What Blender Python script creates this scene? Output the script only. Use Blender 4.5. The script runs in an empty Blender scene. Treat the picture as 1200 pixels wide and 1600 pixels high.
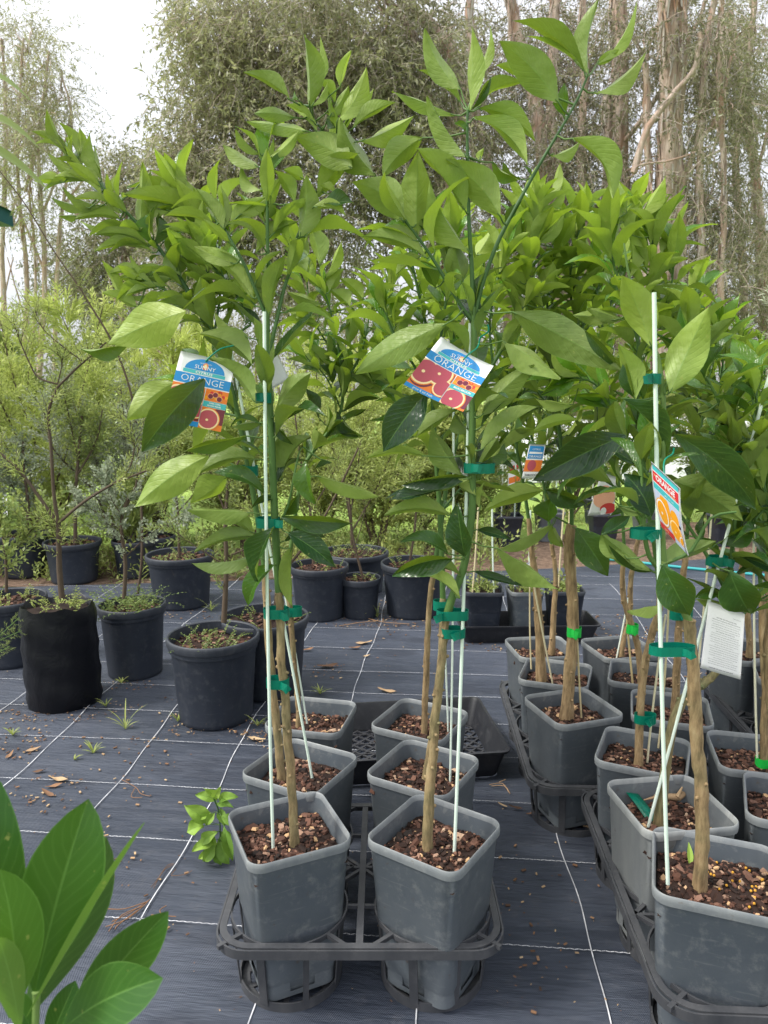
import bpy, bmesh, math, random
import numpy as np
from mathutils import Vector, Matrix
from mathutils.geometry import tessellate_polygon
SC = bpy.context.scene
COL = SC.collection
R = math.radians
# ---------------------------------------------------------------- camera
F_PX, CAM_H = 1155.0, 1.30
PITCH = math.atan(190 / F_PX)
cam = bpy.data.cameras.new('camera'); cam_o = bpy.data.objects.new('camera', cam); COL.objects.link(cam_o)
cam_o.location = (0, 0, CAM_H); cam_o.rotation_euler = (R(90) - PITCH, 0, 0)
cam.sensor_fit = 'VERTICAL'; cam.sensor_height = 36; cam.lens = 36 * F_PX / 1600
cam.clip_start = 0.02; cam.clip_end = 900
cam.dof.use_dof = True; cam.dof.focus_distance = 1.62; cam.dof.aperture_fstop = 11
SC.camera = cam_o
# ---------------------------------------------------------------- light
SUN_EL, SUN_AZ = R(52), R(-105)          # azimuth from +Y towards +X
w = bpy.data.worlds.new('World'); SC.world = w; w.use_nodes = True
nt = w.node_tree; nt.nodes.clear()
o = nt.nodes.new('ShaderNodeOutputWorld'); bg = nt.nodes.new('ShaderNodeBackground')
sky = nt.nodes.new('ShaderNodeTexSky'); sky.sky_type = 'NISHITA'; sky.sun_disc = False
sky.sun_elevation = SUN_EL; sky.sun_rotation = SUN_AZ; sky.air_density = 1.0; sky.dust_density = 3.0
mx = nt.nodes.new('ShaderNodeMix'); mx.data_type = 'RGBA'; mx.inputs[0].default_value = 0.86
# the bright cloud deck, brightest round the hidden sun
wg = nt.nodes.new('ShaderNodeTexCoord'); vd = nt.nodes.new('ShaderNodeVectorMath'); vd.operation = 'DOT_PRODUCT'
vd.inputs[1].default_value = (math.sin(SUN_AZ) * math.cos(SUN_EL), math.cos(SUN_AZ) * math.cos(SUN_EL), math.sin(SUN_EL)); nt.links.new(wg.outputs['Generated'], vd.inputs[0])
cr = nt.nodes.new('ShaderNodeValToRGB'); nt.links.new(vd.outputs['Value'], cr.inputs[0]); ce = cr.color_ramp.elements
ce[0].position = 0; ce[0].color = (.56, .57, .61, 1); ce[1].position = 1; ce[1].color = (1.0, .99, .97, 1); e_ = ce.new(.6); e_.color = (.72, .73, .76, 1)
vs = nt.nodes.new('ShaderNodeVectorMath'); vs.operation = 'SCALE'; vs.inputs['Scale'].default_value = 15.0; nt.links.new(cr.outputs[0], vs.inputs[0]); sz = nt.nodes.new('ShaderNodeSeparateXYZ'); nt.links.new(wg.outputs['Generated'], sz.inputs[0])
er = nt.nodes.new('ShaderNodeValToRGB'); nt.links.new(sz.outputs[2], er.inputs[0]); ee = er.color_ramp.elements    # darker towards the tree-lined horizon, brighter overhead
ee[0].position = 0; ee[0].color = (.40, .40, .40, 1); ee[1].position = .9; ee[1].color = (1, 1, 1, 1); e2 = ee.new(.14); e2.color = (.66, .66, .66, 1); e3 = ee.new(.4); e3.color = (.80, .80, .80, 1)
vm = nt.nodes.new('ShaderNodeVectorMath'); vm.operation = 'MULTIPLY'; nt.links.new(vs.outputs[0], vm.inputs[0]); nt.links.new(er.outputs[0], vm.inputs[1]); nt.links.new(vm.outputs[0], mx.inputs[7])
nt.links.new(sky.outputs[0], mx.inputs[6]); nt.links.new(mx.outputs[2], bg.inputs[0])
bg.inputs[1].default_value = 0.10; nt.links.new(bg.outputs[0], o.inputs[0])
sl = bpy.data.lights.new('sun', 'SUN'); sl.energy = 2.1; sl.angle = R(11); sl.color = (1, .96, .88)
so = bpy.data.objects.new('sun', sl); COL.objects.link(so)
sd = Vector((math.sin(SUN_AZ) * math.cos(SUN_EL), math.cos(SUN_AZ) * math.cos(SUN_EL), math.sin(SUN_EL)))
so.rotation_euler = sd.to_track_quat('Z', 'Y').to_euler()
SC.view_settings.view_transform = 'Standard'; SC.view_settings.look = 'None'
SC.view_settings.exposure = 0.9; SC.view_settings.gamma = 1
SC.cycles.max_bounces = 8; SC.cycles.transparent_max_bounces = 8
# ---------------------------------------------------------------- geometry from measured sight lines
def ray(px, py):
    a = (px - 600) / F_PX; b = -(py - 800) / F_PX
    return Vector((a, math.cos(PITCH) + b * math.sin(PITCH), -math.sin(PITCH) + b * math.cos(PITCH)))
def PY(px, py, d):
    r = ray(px, py); return Vector((0, 0, CAM_H)) + r * (d / r.y)
def PZ(px, py, z=0.0):
    r = ray(px, py); return Vector((0, 0, CAM_H)) + r * ((z - CAM_H) / r.z)
# ---------------------------------------------------------------- scene helpers
def props(o, label=None, cat=None, group=None, kind=None):
    if label: o['label'] = label
    if cat: o['category'] = cat
    if group: o['group'] = group
    if kind: o['kind'] = kind
    return o
def thing(name, label, cat, loc=(0, 0, 0), rz=0, group=None, kind=None):
    o = bpy.data.objects.new(name, None); COL.objects.link(o)
    o.location = loc; o.rotation_euler = (0, 0, rz); o.empty_display_size = .05
    return props(o, label, cat, group, kind)
class MB:
    """mesh collector in world coordinates"""
    def __init__(s): s.v = []; s.f = []; s.t = []; s.uv = []; s.n = 0; s.m = []
    def add(s, V, Fc, tone=.5, uv=None, mat=0):
        V = np.asarray(V, float).reshape(-1, 3)
        k = s.n; s.v.append(V); s.n += len(V)
        s.t.append(np.full(len(V), tone) if np.isscalar(tone) else np.asarray(tone, float))
        s.uv.append(np.zeros((len(V), 2)) if uv is None else np.asarray(uv, float))
        if isinstance(Fc, np.ndarray):
            s.f.append((Fc + k)); s.m.append(np.full(len(Fc), mat))
        else:
            d = {}
            for f in Fc: d.setdefault(len(f), []).append(f)
            for kk, fs in d.items():
                s.f.append(np.array(fs) + k); s.m.append(np.full(len(fs), mat))
    def build(s, name, mats, parent=None, smooth=True, off=None, sharp=None):
        me = bpy.data.meshes.new(name)
        V = np.concatenate(s.v) if s.v else np.zeros((0, 3))
        if parent is not None:
            bpy.context.view_layer.update()
            Mi = np.array(parent.matrix_basis.inverted())
            if parent.parent is not None:
                pm = parent.parent.matrix_basis @ parent.matrix_basis
                Mi = np.array(pm.inverted())
            V = V @ Mi[:3, :3].T + Mi[:3, 3]
        nf = sum(len(f) for f in s.f); nl = sum(f.size for f in s.f)
        me.vertices.add(len(V)); me.vertices.foreach_set('co', V.ravel())
        me.loops.add(nl); me.polygons.add(nf)
        li = np.concatenate([f.ravel() for f in s.f]) if nf else np.zeros(0, int)
        me.loops.foreach_set('vertex_index', li.astype(np.int32))
        cnt = np.concatenate([np.full(len(f), f.shape[1]) for f in s.f]) if nf else np.zeros(0, int)
        me.polygons.foreach_set('loop_start', np.concatenate([[0], np.cumsum(cnt)[:-1]]).astype(np.int32))
        me.polygons.foreach_set('material_index', np.concatenate(s.m).astype(np.int32))
        me.polygons.foreach_set('use_smooth', np.full(nf, smooth))
        a = me.attributes.new('tone', 'FLOAT', 'POINT'); a.data.foreach_set('value', np.concatenate(s.t).astype(np.float32))
        ul = me.uv_layers.new(name='UVMap'); U = np.concatenate(s.uv)
        ul.data.foreach_set('uv', U[li].ravel().astype(np.float32))
        me.update(calc_edges=True); me.validate()
        for m in (mats if isinstance(mats, (list, tuple)) else [mats]): me.materials.append(m)
        if sharp: me.set_sharp_from_angle(angle=R(sharp))
        o = bpy.data.objects.new(name, me); COL.objects.link(o)
        if parent is not None: o.parent = parent
        return o
    # -- shapes
    def tube(s, pts, rad, n=7, tone=.5, cap=True, mat=0, rough=0.0, rnd=None):
        P = [Vector(p) for p in pts]; m = len(P)
        if np.isscalar(rad): rad = [rad] * m
        V = []; U = []; ref = None
        for i in range(m):
            d = (P[min(i + 1, m - 1)] - P[max(i - 1, 0)]).normalized()
            if ref is None: ref = d.orthogonal().normalized()
            ref = (ref - d * ref.dot(d)).normalized(); b = d.cross(ref)
            for k in range(n):
                a = 2 * math.pi * k / n; rr = rad[i]
                if rough and rnd: rr *= 1 + rnd.uniform(-rough, rough)
                V.append(P[i] + ref * (math.cos(a) * rr) + b * (math.sin(a) * rr)); U.append((k / n, i / m))
        Fc = [(i * n + k, i * n + (k + 1) % n, (i + 1) * n + (k + 1) % n, (i + 1) * n + k) for i in range(m - 1) for k in range(n)]
        s.add([tuple(v) for v in V], Fc, tone, U, mat)
        if cap:
            s.add([tuple(v) for v in V[-n:]], [tuple(range(n))], tone, None, mat)
            s.add([tuple(v) for v in V[:n]], [tuple(reversed(range(n)))], tone, None, mat)
    def box(s, c, sz, M=None, tone=.5, mat=0):
        h = np.array(sz) / 2.0; c = np.array(c, float)
        V = np.array([[x, y, z] for x in (-1, 1) for y in (-1, 1) for z in (-1, 1)]) * h
        if M is not None: V = V @ np.array(M)[:3, :3].T
        s.add(V + c, np.array([[0, 1, 3, 2], [4, 6, 7, 5], [0, 4, 5, 1], [2, 3, 7, 6], [0, 2, 6, 4], [1, 5, 7, 3]]), tone, None, mat)
    def bar(s, a, b, wd, ht, up=(0, 0, 1), tone=.5, mat=0):
        a = Vector(a); b = Vector(b); d = b - a; L = d.length; d.normalize(); up = Vector(up)
        x = d.cross(up).normalized(); u = x.cross(d)
        M = Matrix((x, d, u)).transposed()
        s.box((a + b) / 2, (wd, L, ht), M, tone, mat)
    def strap(s, pts, wd, th, wdir, tone=.5, closed=False, mat=0):
        """rectangular section swept along pts; wdir(i) gives the width direction"""
        P = [Vector(p) for p in pts]; m = len(P); V = []
        for i in range(m):
            if closed: d = (P[(i + 1) % m] - P[i - 1]).normalized()
            else: d = (P[min(i + 1, m - 1)] - P[max(i - 1, 0)]).normalized()
            wv = Vector(wdir(i) if callable(wdir) else wdir); wv = (wv - d * wv.dot(d)).normalized(); t = d.cross(wv)
            for a, b in ((-1, -1), (1, -1), (1, 1), (-1, 1)): V.append(tuple(P[i] + wv * (a * wd / 2) + t * (b * th / 2)))
        rng = range(m if closed else m - 1)
        Fc = [(i * 4 + k, i * 4 + (k + 1) % 4, ((i + 1) % m) * 4 + (k + 1) % 4, ((i + 1) % m) * 4 + k) for i in rng for k in range(4)]
        if not closed: Fc += [(3, 2, 1, 0), tuple((m - 1) * 4 + k for k in range(4))]
        s.add(V, Fc, tone, None, mat)
    def loft(s, loops, closed=True, tone=.5, mat=0, skip=None):
        n = len(loops[0]); V = [tuple(p) for L in loops for p in L]
        Fc = [(i * n + k, i * n + (k + 1) % n, (i + 1) * n + (k + 1) % n, (i + 1) * n + k)
              for i in range(len(loops) - 1) for k in range(n if closed else n - 1) if not (skip and skip(i, k))]
        s.add(V, Fc, tone, None, mat)
# ---------------------------------------------------------------- materials
def new_mat(name):
    m = bpy.data.materials.new(name); m.use_nodes = True; n = m.node_tree
    n.nodes.clear(); out = n.nodes.new('ShaderNodeOutputMaterial'); p = n.nodes.new('ShaderNodeBsdfPrincipled')
    n.links.new(p.outputs[0], out.inputs[0]); return m, n, p, out
def N(n, t, **k):
    x = n.nodes.new(t)
    for a, b in k.items():
        if a.startswith('i_'):
            x.inputs[int(a[2:]) if a[2:].isdigit() else a[2:].replace('_', ' ')].default_value = b
        else: setattr(x, a, b)
    return x
def ramp(n, fac, stops):
    r = n.nodes.new('ShaderNodeValToRGB'); e = r.color_ramp.elements
    while len(e) < len(stops): e.new(.5)
    for i, (p, c) in enumerate(stops): e[i].position = p; e[i].color = (*c, 1) if len(c) == 3 else c
    n.links.new(fac, r.inputs[0]); return r.outputs[0]
def mixc(n, fac, a, b, mode='MIX'):
    x = n.nodes.new('ShaderNodeMix'); x.data_type = 'RGBA'; x.blend_type = mode
    for i, v in ((0, fac), (6, a), (7, b)):
        if hasattr(v, 'links') or hasattr(v, 'is_linked'): n.links.new(v, x.inputs[i])
        else: x.inputs[i].default_value = v if i == 0 or len(v) == 4 else (*v, 1)
    return x.outputs[2]
def noise(n, scale, detail=4, rough=.6, vec=None, dim='3D', dist=0):
    x = n.nodes.new('ShaderNodeTexNoise'); x.noise_dimensions = dim
    x.inputs['Scale'].default_value = scale; x.inputs['Detail'].default_value = detail; x.inputs['Roughness'].default_value = rough
    x.inputs['Distortion'].default_value = dist
    if vec is not None: n.links.new(vec, x.inputs['Vector'])
    return x.outputs['Fac']
def bump(n, h, strength, dist, p, normal=None):
    b = n.nodes.new('ShaderNodeBump'); b.inputs['Strength'].default_value = strength; b.inputs['Distance'].default_value = dist
    n.links.new(h, b.inputs['Height'])
    if normal is not None: n.links.new(normal, b.inputs['Normal'])
    n.links.new(b.outputs[0], p.inputs['Normal']); return b.outputs[0]
def math_(n, op, a, b=None, c=None):
    x = n.nodes.new('ShaderNodeMath'); x.operation = op
    for i, v in enumerate((a, b, c)):
        if v is None: continue
        if isinstance(v, (int, float)): x.inputs[i].default_value = v
        else: n.links.new(v, x.inputs[i])
    return x.outputs[0]
def coord(n, kind='Object'): return n.nodes.new('ShaderNodeTexCoord').outputs[kind]
def mapping(n, vec, scale=(1, 1, 1), rot=(0, 0, 0), loc=(0, 0, 0)):
    m = n.nodes.new('ShaderNodeMapping'); m.inputs['Scale'].default_value = scale; m.inputs['Rotation'].default_value = rot
    m.inputs['Location'].default_value = loc; n.links.new(vec, m.inputs[0]); return m.outputs[0]
def attr(n, name='tone'):
    a = n.nodes.new('ShaderNodeAttribute'); a.attribute_name = name; return a.outputs['Fac']

def leaf_mat(name, top0, top1, und0, und1, rough_top=.3, trans=.35, veins=True, tcol=(.30, .50, .05), var=.18, bs=.75):
    m, n, p, out = new_mat(name)
    tn = attr(n); geo = n.nodes.new('ShaderNodeNewGeometry')
    top = mixc(n, tn, top0, top1); und = mixc(n, tn, und0, und1)
    nz = noise(n, 22, 4, .6, coord(n))
    if veins:
        uv = coord(n, 'UV'); sp = n.nodes.new('ShaderNodeSeparateXYZ'); n.links.new(uv, sp.inputs[0])
        t, s_ = sp.outputs[0], sp.outputs[1]
        ab = math_(n, 'ABSOLUTE', math_(n, 'SUBTRACT', s_, .5))
        mid = math_(n, 'LESS_THAN', ab, .018)
        wob = math_(n, 'MULTIPLY', noise(n, 26, 2, .5, coord(n)), .10)
        lat = math_(n, 'SINE', math_(n, 'MULTIPLY', math_(n, 'ADD', wob, math_(n, 'SUBTRACT', t, math_(n, 'MULTIPLY', ab, .55))), 68))
        edge = math_(n, 'MULTIPLY', math_(n, 'GREATER_THAN', ab, .478), .35)
        latn = math_(n, 'POWER', math_(n, 'ADD', math_(n, 'MULTIPLY', lat, .5), .5), 9)
        vein = math_(n, 'MAXIMUM', math_(n, 'MULTIPLY', mid, .42), math_(n, 'MULTIPLY', latn, .11))
        vein = math_(n, 'MAXIMUM', vein, edge)
        top = mixc(n, vein, top, (.15, .30, .07)); und = mixc(n, vein, und, (.24, .40, .10))
    c = mixc(n, geo.outputs['Backfacing'], top, und)
    if veins:
        sp_ = noise(n, 110, 2, .5, coord(n)); c = mixc(n, math_(n, 'MULTIPLY', ramp(n, sp_, [(.70, (0, 0, 0)), (.76, (1, 1, 1))]), .5), c, (.42, .42, .12))
    hs = n.nodes.new('ShaderNodeHueSaturation'); n.links.new(c, hs.inputs['Color'])
    n.links.new(math_(n, 'ADD', math_(n, 'MULTIPLY', nz, var * 2), 1 - var), hs.inputs['Value'])
    n.links.new(math_(n, 'ADD', math_(n, 'MULTIPLY', noise(n, 6, 2, .5, coord(n)), .05), .475), hs.inputs['Hue'])
    n.links.new(hs.outputs[0], p.inputs['Base Color'])
    rr = n.nodes.new('ShaderNodeMix'); n.links.new(geo.outputs['Backfacing'], rr.inputs[0])
    rr.inputs[2].default_value = rough_top; rr.inputs[3].default_value = .43
    n.links.new(rr.outputs[0], p.inputs['Roughness']); p.inputs['IOR'].default_value = 1.45
    if veins: 
        hgt = math_(n, 'ADD', math_(n, 'MULTIPLY', vein, 1.0), math_(n, 'MULTIPLY', noise(n, 60, 2, .5, coord(n)), .8))
        bump(n, math_(n, 'ADD', hgt, math_(n, 'MULTIPLY', noise(n, 24, 2, .5, coord(n)), 2.2)), bs, .0028, p)
    tr = n.nodes.new('ShaderNodeBsdfTranslucent')
    n.links.new(mixc(n, tn, tuple(.30 * x for x in tcol), tcol), tr.inputs[0])
    ms = n.nodes.new('ShaderNodeMixShader'); ms.inputs[0].default_value = trans
    n.links.new(p.outputs[0], ms.inputs[1]); n.links.new(tr.outputs[0], ms.inputs[2]); n.links.new(ms.outputs[0], out.inputs[0])
    return m
def ramp_mat(name, stops, rough=.8, scale=0, var=.3, bumps=None, spec=.3, stretch=(1, 1, 1)):
    """colour from the tone attribute, broken up by noise"""
    m, n, p, out = new_mat(name)
    c = ramp(n, attr(n), stops)
    if scale:
        v = mapping(n, coord(n), stretch); nz = noise(n, scale, 6, .65, v)
        hs = n.nodes.new('ShaderNodeHueSaturation'); n.links.new(c, hs.inputs['Color'])
        n.links.new(math_(n, 'ADD', math_(n, 'MULTIPLY', nz, var * 2), 1 - var), hs.inputs['Value']); c = hs.outputs[0]
        if bumps: bump(n, nz, bumps[0], bumps[1], p)
    n.links.new(c, p.inputs['Base Color']); p.inputs['Roughness'].default_value = rough
    p.inputs['Specular IOR Level'].default_value = spec
    return m
M = {}
M['citrus'] = leaf_mat('citrus_leaf', (.008, .038, .016), (.095, .24, .018), (.135, .205, .050), (.36, .47, .095), .25, .33, tcol=(.40, .58, .035), var=.22)
M['weed'] = leaf_mat('weed_leaf', (.09, .22, .03), (.32, .50, .08), (.16, .27, .06), (.36, .50, .12), .5, .35)
M['magnolia'] = leaf_mat('glossy_shrub_leaf', (.014, .068, .008), (.07, .19, .022), (.05, .12, .03), (.16, .28, .05), .34, .2, bs=.12, var=.16, tcol=(.22, .42, .03))
M['fine'] = leaf_mat('fine_shrub_leaf', (.09, .17, .055), (.54, .60, .17), (.13, .22, .08), (.56, .62, .20), .5, .42, False, (.52, .62, .16))
M['silver'] = leaf_mat('silvery_leaf', (.24, .31, .19), (.50, .54, .40), (.32, .38, .26), (.52, .55, .42), .6, .3, False, (.5, .56, .36))
M['gum'] = leaf_mat('gum_leaf', (.125, .13, .065), (.44, .42, .28), (.15, .155, .09), (.46, .44, .31), .5, .38, False, (.55, .56, .27))
M['green_stem'] = ramp_mat('green_stem', [(0, (.034, .085, .026)), (.5, (.075, .15, .038)), (1, (.16, .24, .07))], .5, 60, .2, (.2, .002))
def bark_mat():
    m, n, p, out = new_mat('young_bark')
    v = mapping(n, coord(n), (1, 1, .22)); nz = noise(n, 90, 6, .7, v); n2 = noise(n, 14, 3, .5, coord(n))
    c = ramp(n, nz, [(.3, (.11, .07, .032)), (.55, (.33, .225, .115)), (.8, (.50, .38, .22))])
    g = ramp(n, nz, [(.3, (.05, .06, .025)), (.6, (.15, .16, .07)), (.85, (.28, .28, .16))])
    mf = n.nodes.new('ShaderNodeClamp'); n.links.new(math_(n, 'ADD', math_(n, 'MULTIPLY', math_(n, 'SUBTRACT', n2, .5), 1.8), math_(n, 'SUBTRACT', math_(n, 'MULTIPLY', attr(n), .9), .12)), mf.inputs[0])
    n.links.new(mixc(n, mf.outputs[0], c, g), p.inputs['Base Color'])
    p.inputs['Roughness'].default_value = .75; bump(n, nz, .6, .003, p); return m
M['bark'] = bark_mat()
M['stake'] = ramp_mat('fibreglass_stake', [(0, (.62, .76, .66)), (.45, (.72, .80, .72)), (1, (.62, .50, .26))], .45, 30, .1)
M['tie'] = ramp_mat('green_tape', [(0, (.0, .115, .075)), (.5, (.0, .19, .12)), (1, (.02, .52, .06))], .35, 40, .25, (.2, .002))
def plastic(name, base, worn, rough=.42, dust=(.33, .34, .33)):
    m, n, p, out = new_mat(name)
    oc = coord(n); a = noise(n, 5, 5, .6, oc); b = noise(n, 26, 5, .6, mapping(n, oc, (1, 1, .16))); d = noise(n, 26, 8, .75, oc)
    c = mixc(n, ramp(n, a, [(.35, (0, 0, 0)), (.75, (1, 1, 1))]), base, worn)
    c = mixc(n, math_(n, 'MULTIPLY', ramp(n, d, [(.52, (0, 0, 0)), (.76, (1, 1, 1))]), .5), c, dust)
    c = mixc(n, math_(n, 'MULTIPLY', attr(n), ramp(n, b, [(.25, (.35, .35, .35)), (.75, (1, 1, 1))])), c, dust)  # tone mixes in dust; on square rims also the painted top light
    sc1 = noise(n, 9, 3, .8, mapping(n, oc, (1, 1, 14), (.25, 0, 0)), dist=.4); c = mixc(n, math_(n, 'MULTIPLY', ramp(n, sc1, [(.62, (0, 0, 0)), (.74, (1, 1, 1))]), .28), c, dust)
    spl = noise(n, 45, 4, .6, oc); c = mixc(n, math_(n, 'MULTIPLY', ramp(n, spl, [(.66, (0, 0, 0)), (.74, (1, 1, 1))]), .55), c, (.10, .075, .055))
    n.links.new(c, p.inputs['Base Color'])
    n.links.new(math_(n, 'ADD', math_(n, 'MULTIPLY', d, .35), rough - .12), p.inputs['Roughness'])
    bump(n, d, .12, .002, p); return m
M['grey_pot'] = plastic('grey_pot_plastic', (.082, .100, .120), (.122, .138, .152))
M['dark_pot'] = plastic('dark_pot_plastic', (.010, .015, .027), (.020, .027, .042), .5, (.09, .095, .105))
M['tray'] = plastic('tray_plastic', (.012, .015, .021), (.030, .034, .042), .4, (.12, .12, .125))
M['black_tray'] = plastic('black_tray_plastic', (.006, .007, .011), (.013, .015, .020), .42, (.07, .07, .075))
def bag_mat():
    m, n, p, out = new_mat('black_bag_film'); oc = coord(n)
    nz = noise(n, 9, 4, .55, mapping(n, oc, (1, 1, .7)), dist=1.0)
    p.inputs['Base Color'].default_value = (.004, .0045, .007, 1); p.inputs['Roughness'].default_value = .40; p.inputs['Specular IOR Level'].default_value = .3
    bump(n, nz, .6, .012, p); return m
M['bag'] = bag_mat()
M['soil'] = ramp_mat('potting_bark', [(0, (.010, .007, .006)), (.35, (.035, .017, .012)), (.62, (.115, .052, .034)), (.8, (.22, .12, .085)), (.93, (.46, .32, .22)), (1, (.58, .30, .04))], .8, 120, .35, (.4, .002))
M['dry'] = ramp_mat('dry_litter', [(0, (.06, .035, .025)), (.5, (.24, .13, .07)), (1, (.50, .37, .22))], .8, 60, .3, (.3, .002))
M['thread'] = ramp_mat('white_thread', [(0, (.24, .25, .28)), (1, (.62, .63, .66))], .8, 14, .55)
def print_mat(name, c, rough=.35):
    m, n, p, out = new_mat(name); nz = noise(n, 300, 3, .5, coord(n))
    n.links.new(mixc(n, nz, tuple(x * .88 for x in c), c), p.inputs['Base Color']); p.inputs['Roughness'].default_value = rough; return m
for k_, c_ in dict(white=(.80, .80, .84), blue=(.02, .25, .62), teal=(.06, .45, .50), red=(.62, .03, .04), orange=(.80, .20, .03), amber=(.86, .36, .02),
                   flesh=(.46, .07, .11), deepflesh=(.17, .02, .05), pith=(.90, .68, .38), ink=(.10, .10, .12), peach=(.92, .45, .32), lilac=(.5, .55, .75), black=(.01, .01, .012)).items():
    M['p_' + k_] = print_mat('print_' + k_, c_)
# ================================================================ the setting: ground sheets
def ground_mats():
    m, n, p, out = new_mat('weed_mat'); oc = coord(n)
    th = -math.atan(109 / F_PX * math.cos(PITCH))
    v = mapping(n, oc, (1, 1, 1), (0, 0, -th))
    sp = n.nodes.new('ShaderNodeSeparateXYZ'); n.links.new(v, sp.inputs[0])
    wx = math_(n, 'SINE', math_(n, 'MULTIPLY', sp.outputs[0], 1500)); wy = math_(n, 'SINE', math_(n, 'MULTIPLY', sp.outputs[1], 1150))
    weave = math_(n, 'MULTIPLY', wx, wy)
    strk = noise(n, 3.0, 5, .65, mapping(n, v, (1, 9, 1))); big = noise(n, .9, 6, .6, mapping(n, oc, (1, 1.3, 1), loc=(3.1, 0, 0))); sml = noise(n, 16, 7, .75, oc)
    c = ramp(n, strk, [(.3, (.017, .025, .043)), (.55, (.032, .042, .065)), (.75, (.060, .072, .098))])
    c = mixc(n, ramp(n, big, [(.42, (0, 0, 0)), (.7, (1, 1, 1))]), c, (.078, .092, .126))
    c = mixc(n, math_(n, 'MULTIPLY', ramp(n, sml, [(.55, (0, 0, 0)), (.8, (1, 1, 1))]), .5), c, (.15, .15, .16))
    silt = noise(n, 2.6, 7, .7, mapping(n, oc, (1, 1.6, 1), loc=(7.3, 2, 0))); c = mixc(n, math_(n, 'MULTIPLY', ramp(n, silt, [(.52, (0, 0, 0)), (.72, (1, 1, 1))]), .32), c, (.105, .115, .145))
    stn = noise(n, 1.9, 5, .55, mapping(n, oc, (1, 2.2, 1), loc=(1.7, 5, 0))); c = mixc(n, math_(n, 'MULTIPLY', ramp(n, stn, [(.56, (0, 0, 0)), (.62, (1, 1, 1))]), .55), c, (.016, .021, .036))
    c = mixc(n, math_(n, 'MULTIPLY', math_(n, 'ADD', math_(n, 'MULTIPLY', weave, .5), .5), .34), c, (.012, .016, .028))
    n.links.new(c, p.inputs['Base Color']); p.inputs['Roughness'].default_value = .58
    h = math_(n, 'ADD', math_(n, 'MULTIPLY', weave, .25), math_(n, 'MULTIPLY', noise(n, 7, 4, .6, mapping(n, v, (1, 4, 1))), 6))
    bump(n, h, .6, .005, p); M['weed_mat'] = m
    m, n, p, out = new_mat('lawn'); oc = coord(n)
    a = noise(n, .7, 5, .6, oc); b = noise(n, 25, 6, .8, oc)
    c = ramp(n, a, [(.35, (.16, .30, .04)), (.65, (.30, .46, .07))]); c = mixc(n, ramp(n, b, [(.3, (0, 0, 0)), (.8, (1, 1, 1))]), c, (.40, .52, .13))
    n.links.new(c, p.inputs['Base Color']); p.inputs['Roughness'].default_value = .9; bump(n, b, .7, .05, p); M['lawn'] = m
    m, n, p, out = new_mat('leaf_litter_soil'); oc = coord(n)
    b = noise(n, 22, 8, .8, oc); c = ramp(n, b, [(.35, (.06, .04, .03)), (.5, (.19, .12, .08)), (.68, (.34, .24, .17))])
    n.links.new(c, p.inputs['Base Color']); p.inputs['Roughness'].default_value = .95; bump(n, b, .9, .03, p); M['litter_soil'] = m
ground_mats()
def sheet(name, pts, z, mat, nsub=0):
    b = MB(); b.add([(x, y, z) for x, y in pts], [tuple(range(len(pts)))]); return props(b.build(name, mat, smooth=False), kind='structure')
sheet('ground', [(-260, -60), (260, -60), (260, 420), (-260, 420)], -.012, M['lawn'])
sheet('leaf_litter_strip', [(-9, 4.75), (-1.2, 4.85), (-.9, 5.05), (.5, 5.1), (4.6, 6.0), (9, 6.6), (9, 8.2), (3, 7.3), (.6, 6.2), (-9, 5.5)], -.006, M['litter_soil'])
# weed mat: gently rumpled sheet
def weed_mat():
    nx, ny = 150, 130; xs = np.linspace(-5.5, 7, nx); b = MB(); V = []
    for j in range(ny):
        for i in range(nx):
            x = xs[i]; yf = j / (ny - 1); y1 = 5.1 + .12 * x if x < .5 else 5.16 + .12 * (x - .5) * 2.0
            y = -1 + (y1 + 1) * yf
            z = .0016 * math.sin(x * 3.1 + y * 7) + .0013 * math.sin(y * 19 + x * 2) + .001 * math.sin(x * 11 - y * 5)
            V.append((x, y, z))
    Fc = np.array([[j * nx + i, j * nx + i + 1, (j + 1) * nx + i + 1, (j + 1) * nx + i] for j in range(ny - 1) for i in range(nx - 1)])
    b.add(V, Fc); return props(b.build('ground_cloth', M['weed_mat']), kind='structure')
mat_o = weed_mat()
GTH = math.atan(109 / F_PX * math.cos(PITCH)); GU = Vector((math.sin(GTH), math.cos(GTH), 0)); GV = Vector((math.cos(GTH), -math.sin(GTH), 0))
rg = random.Random(5); b = MB()
def stitch(a, bb, wob, wid, dash, gap, curve=None):
    L = (bb - a).length; d = (bb - a) / L; s_ = d.cross(Vector((0, 0, 1))); t = 0; off = 0; k = 0; ph = rg.uniform(0, 6)
    while t < L:
        q = a + d * t; t2 = min(t + dash, L); q2 = a + d * t2
        if wob:
            f = lambda u: wob * (math.sin(u * 2.3 + ph) + .5 * math.sin(u * 6.1 + ph * 2) + .22 * math.sin(u * 17 + ph))
            q = q + s_ * f(t); q2 = q2 + s_ * f(t2)
        z = Vector((0, 0, .0052)); zz = s_ * (wid * .45 if k % 2 else -wid * .45) if gap else s_ * 0
        e = (q2 - q).normalized().cross(Vector((0, 0, 1))) * (wid / 2)
        b.add([tuple(q - e + z - zz), tuple(q + e + z - zz), tuple(q2 + e + z + zz), tuple(q2 - e + z + zz)], [(0, 1, 2, 3)], rg.uniform(.3, 1))
        t = t2 + gap; k += 1
for u in (.95, 1.26, 1.58, 1.911, 2.20, 2.502, 2.76, 3.02, 3.27, 3.58, 3.888, 4.27, 4.61, 4.96, 5.2):
    for sgn in (0,):
        stitch(GU * u + GV * -2.9, GU * u + GV * 3.6, .004, .0024, .009, .0012)
rgs = random.Random(6)
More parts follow.
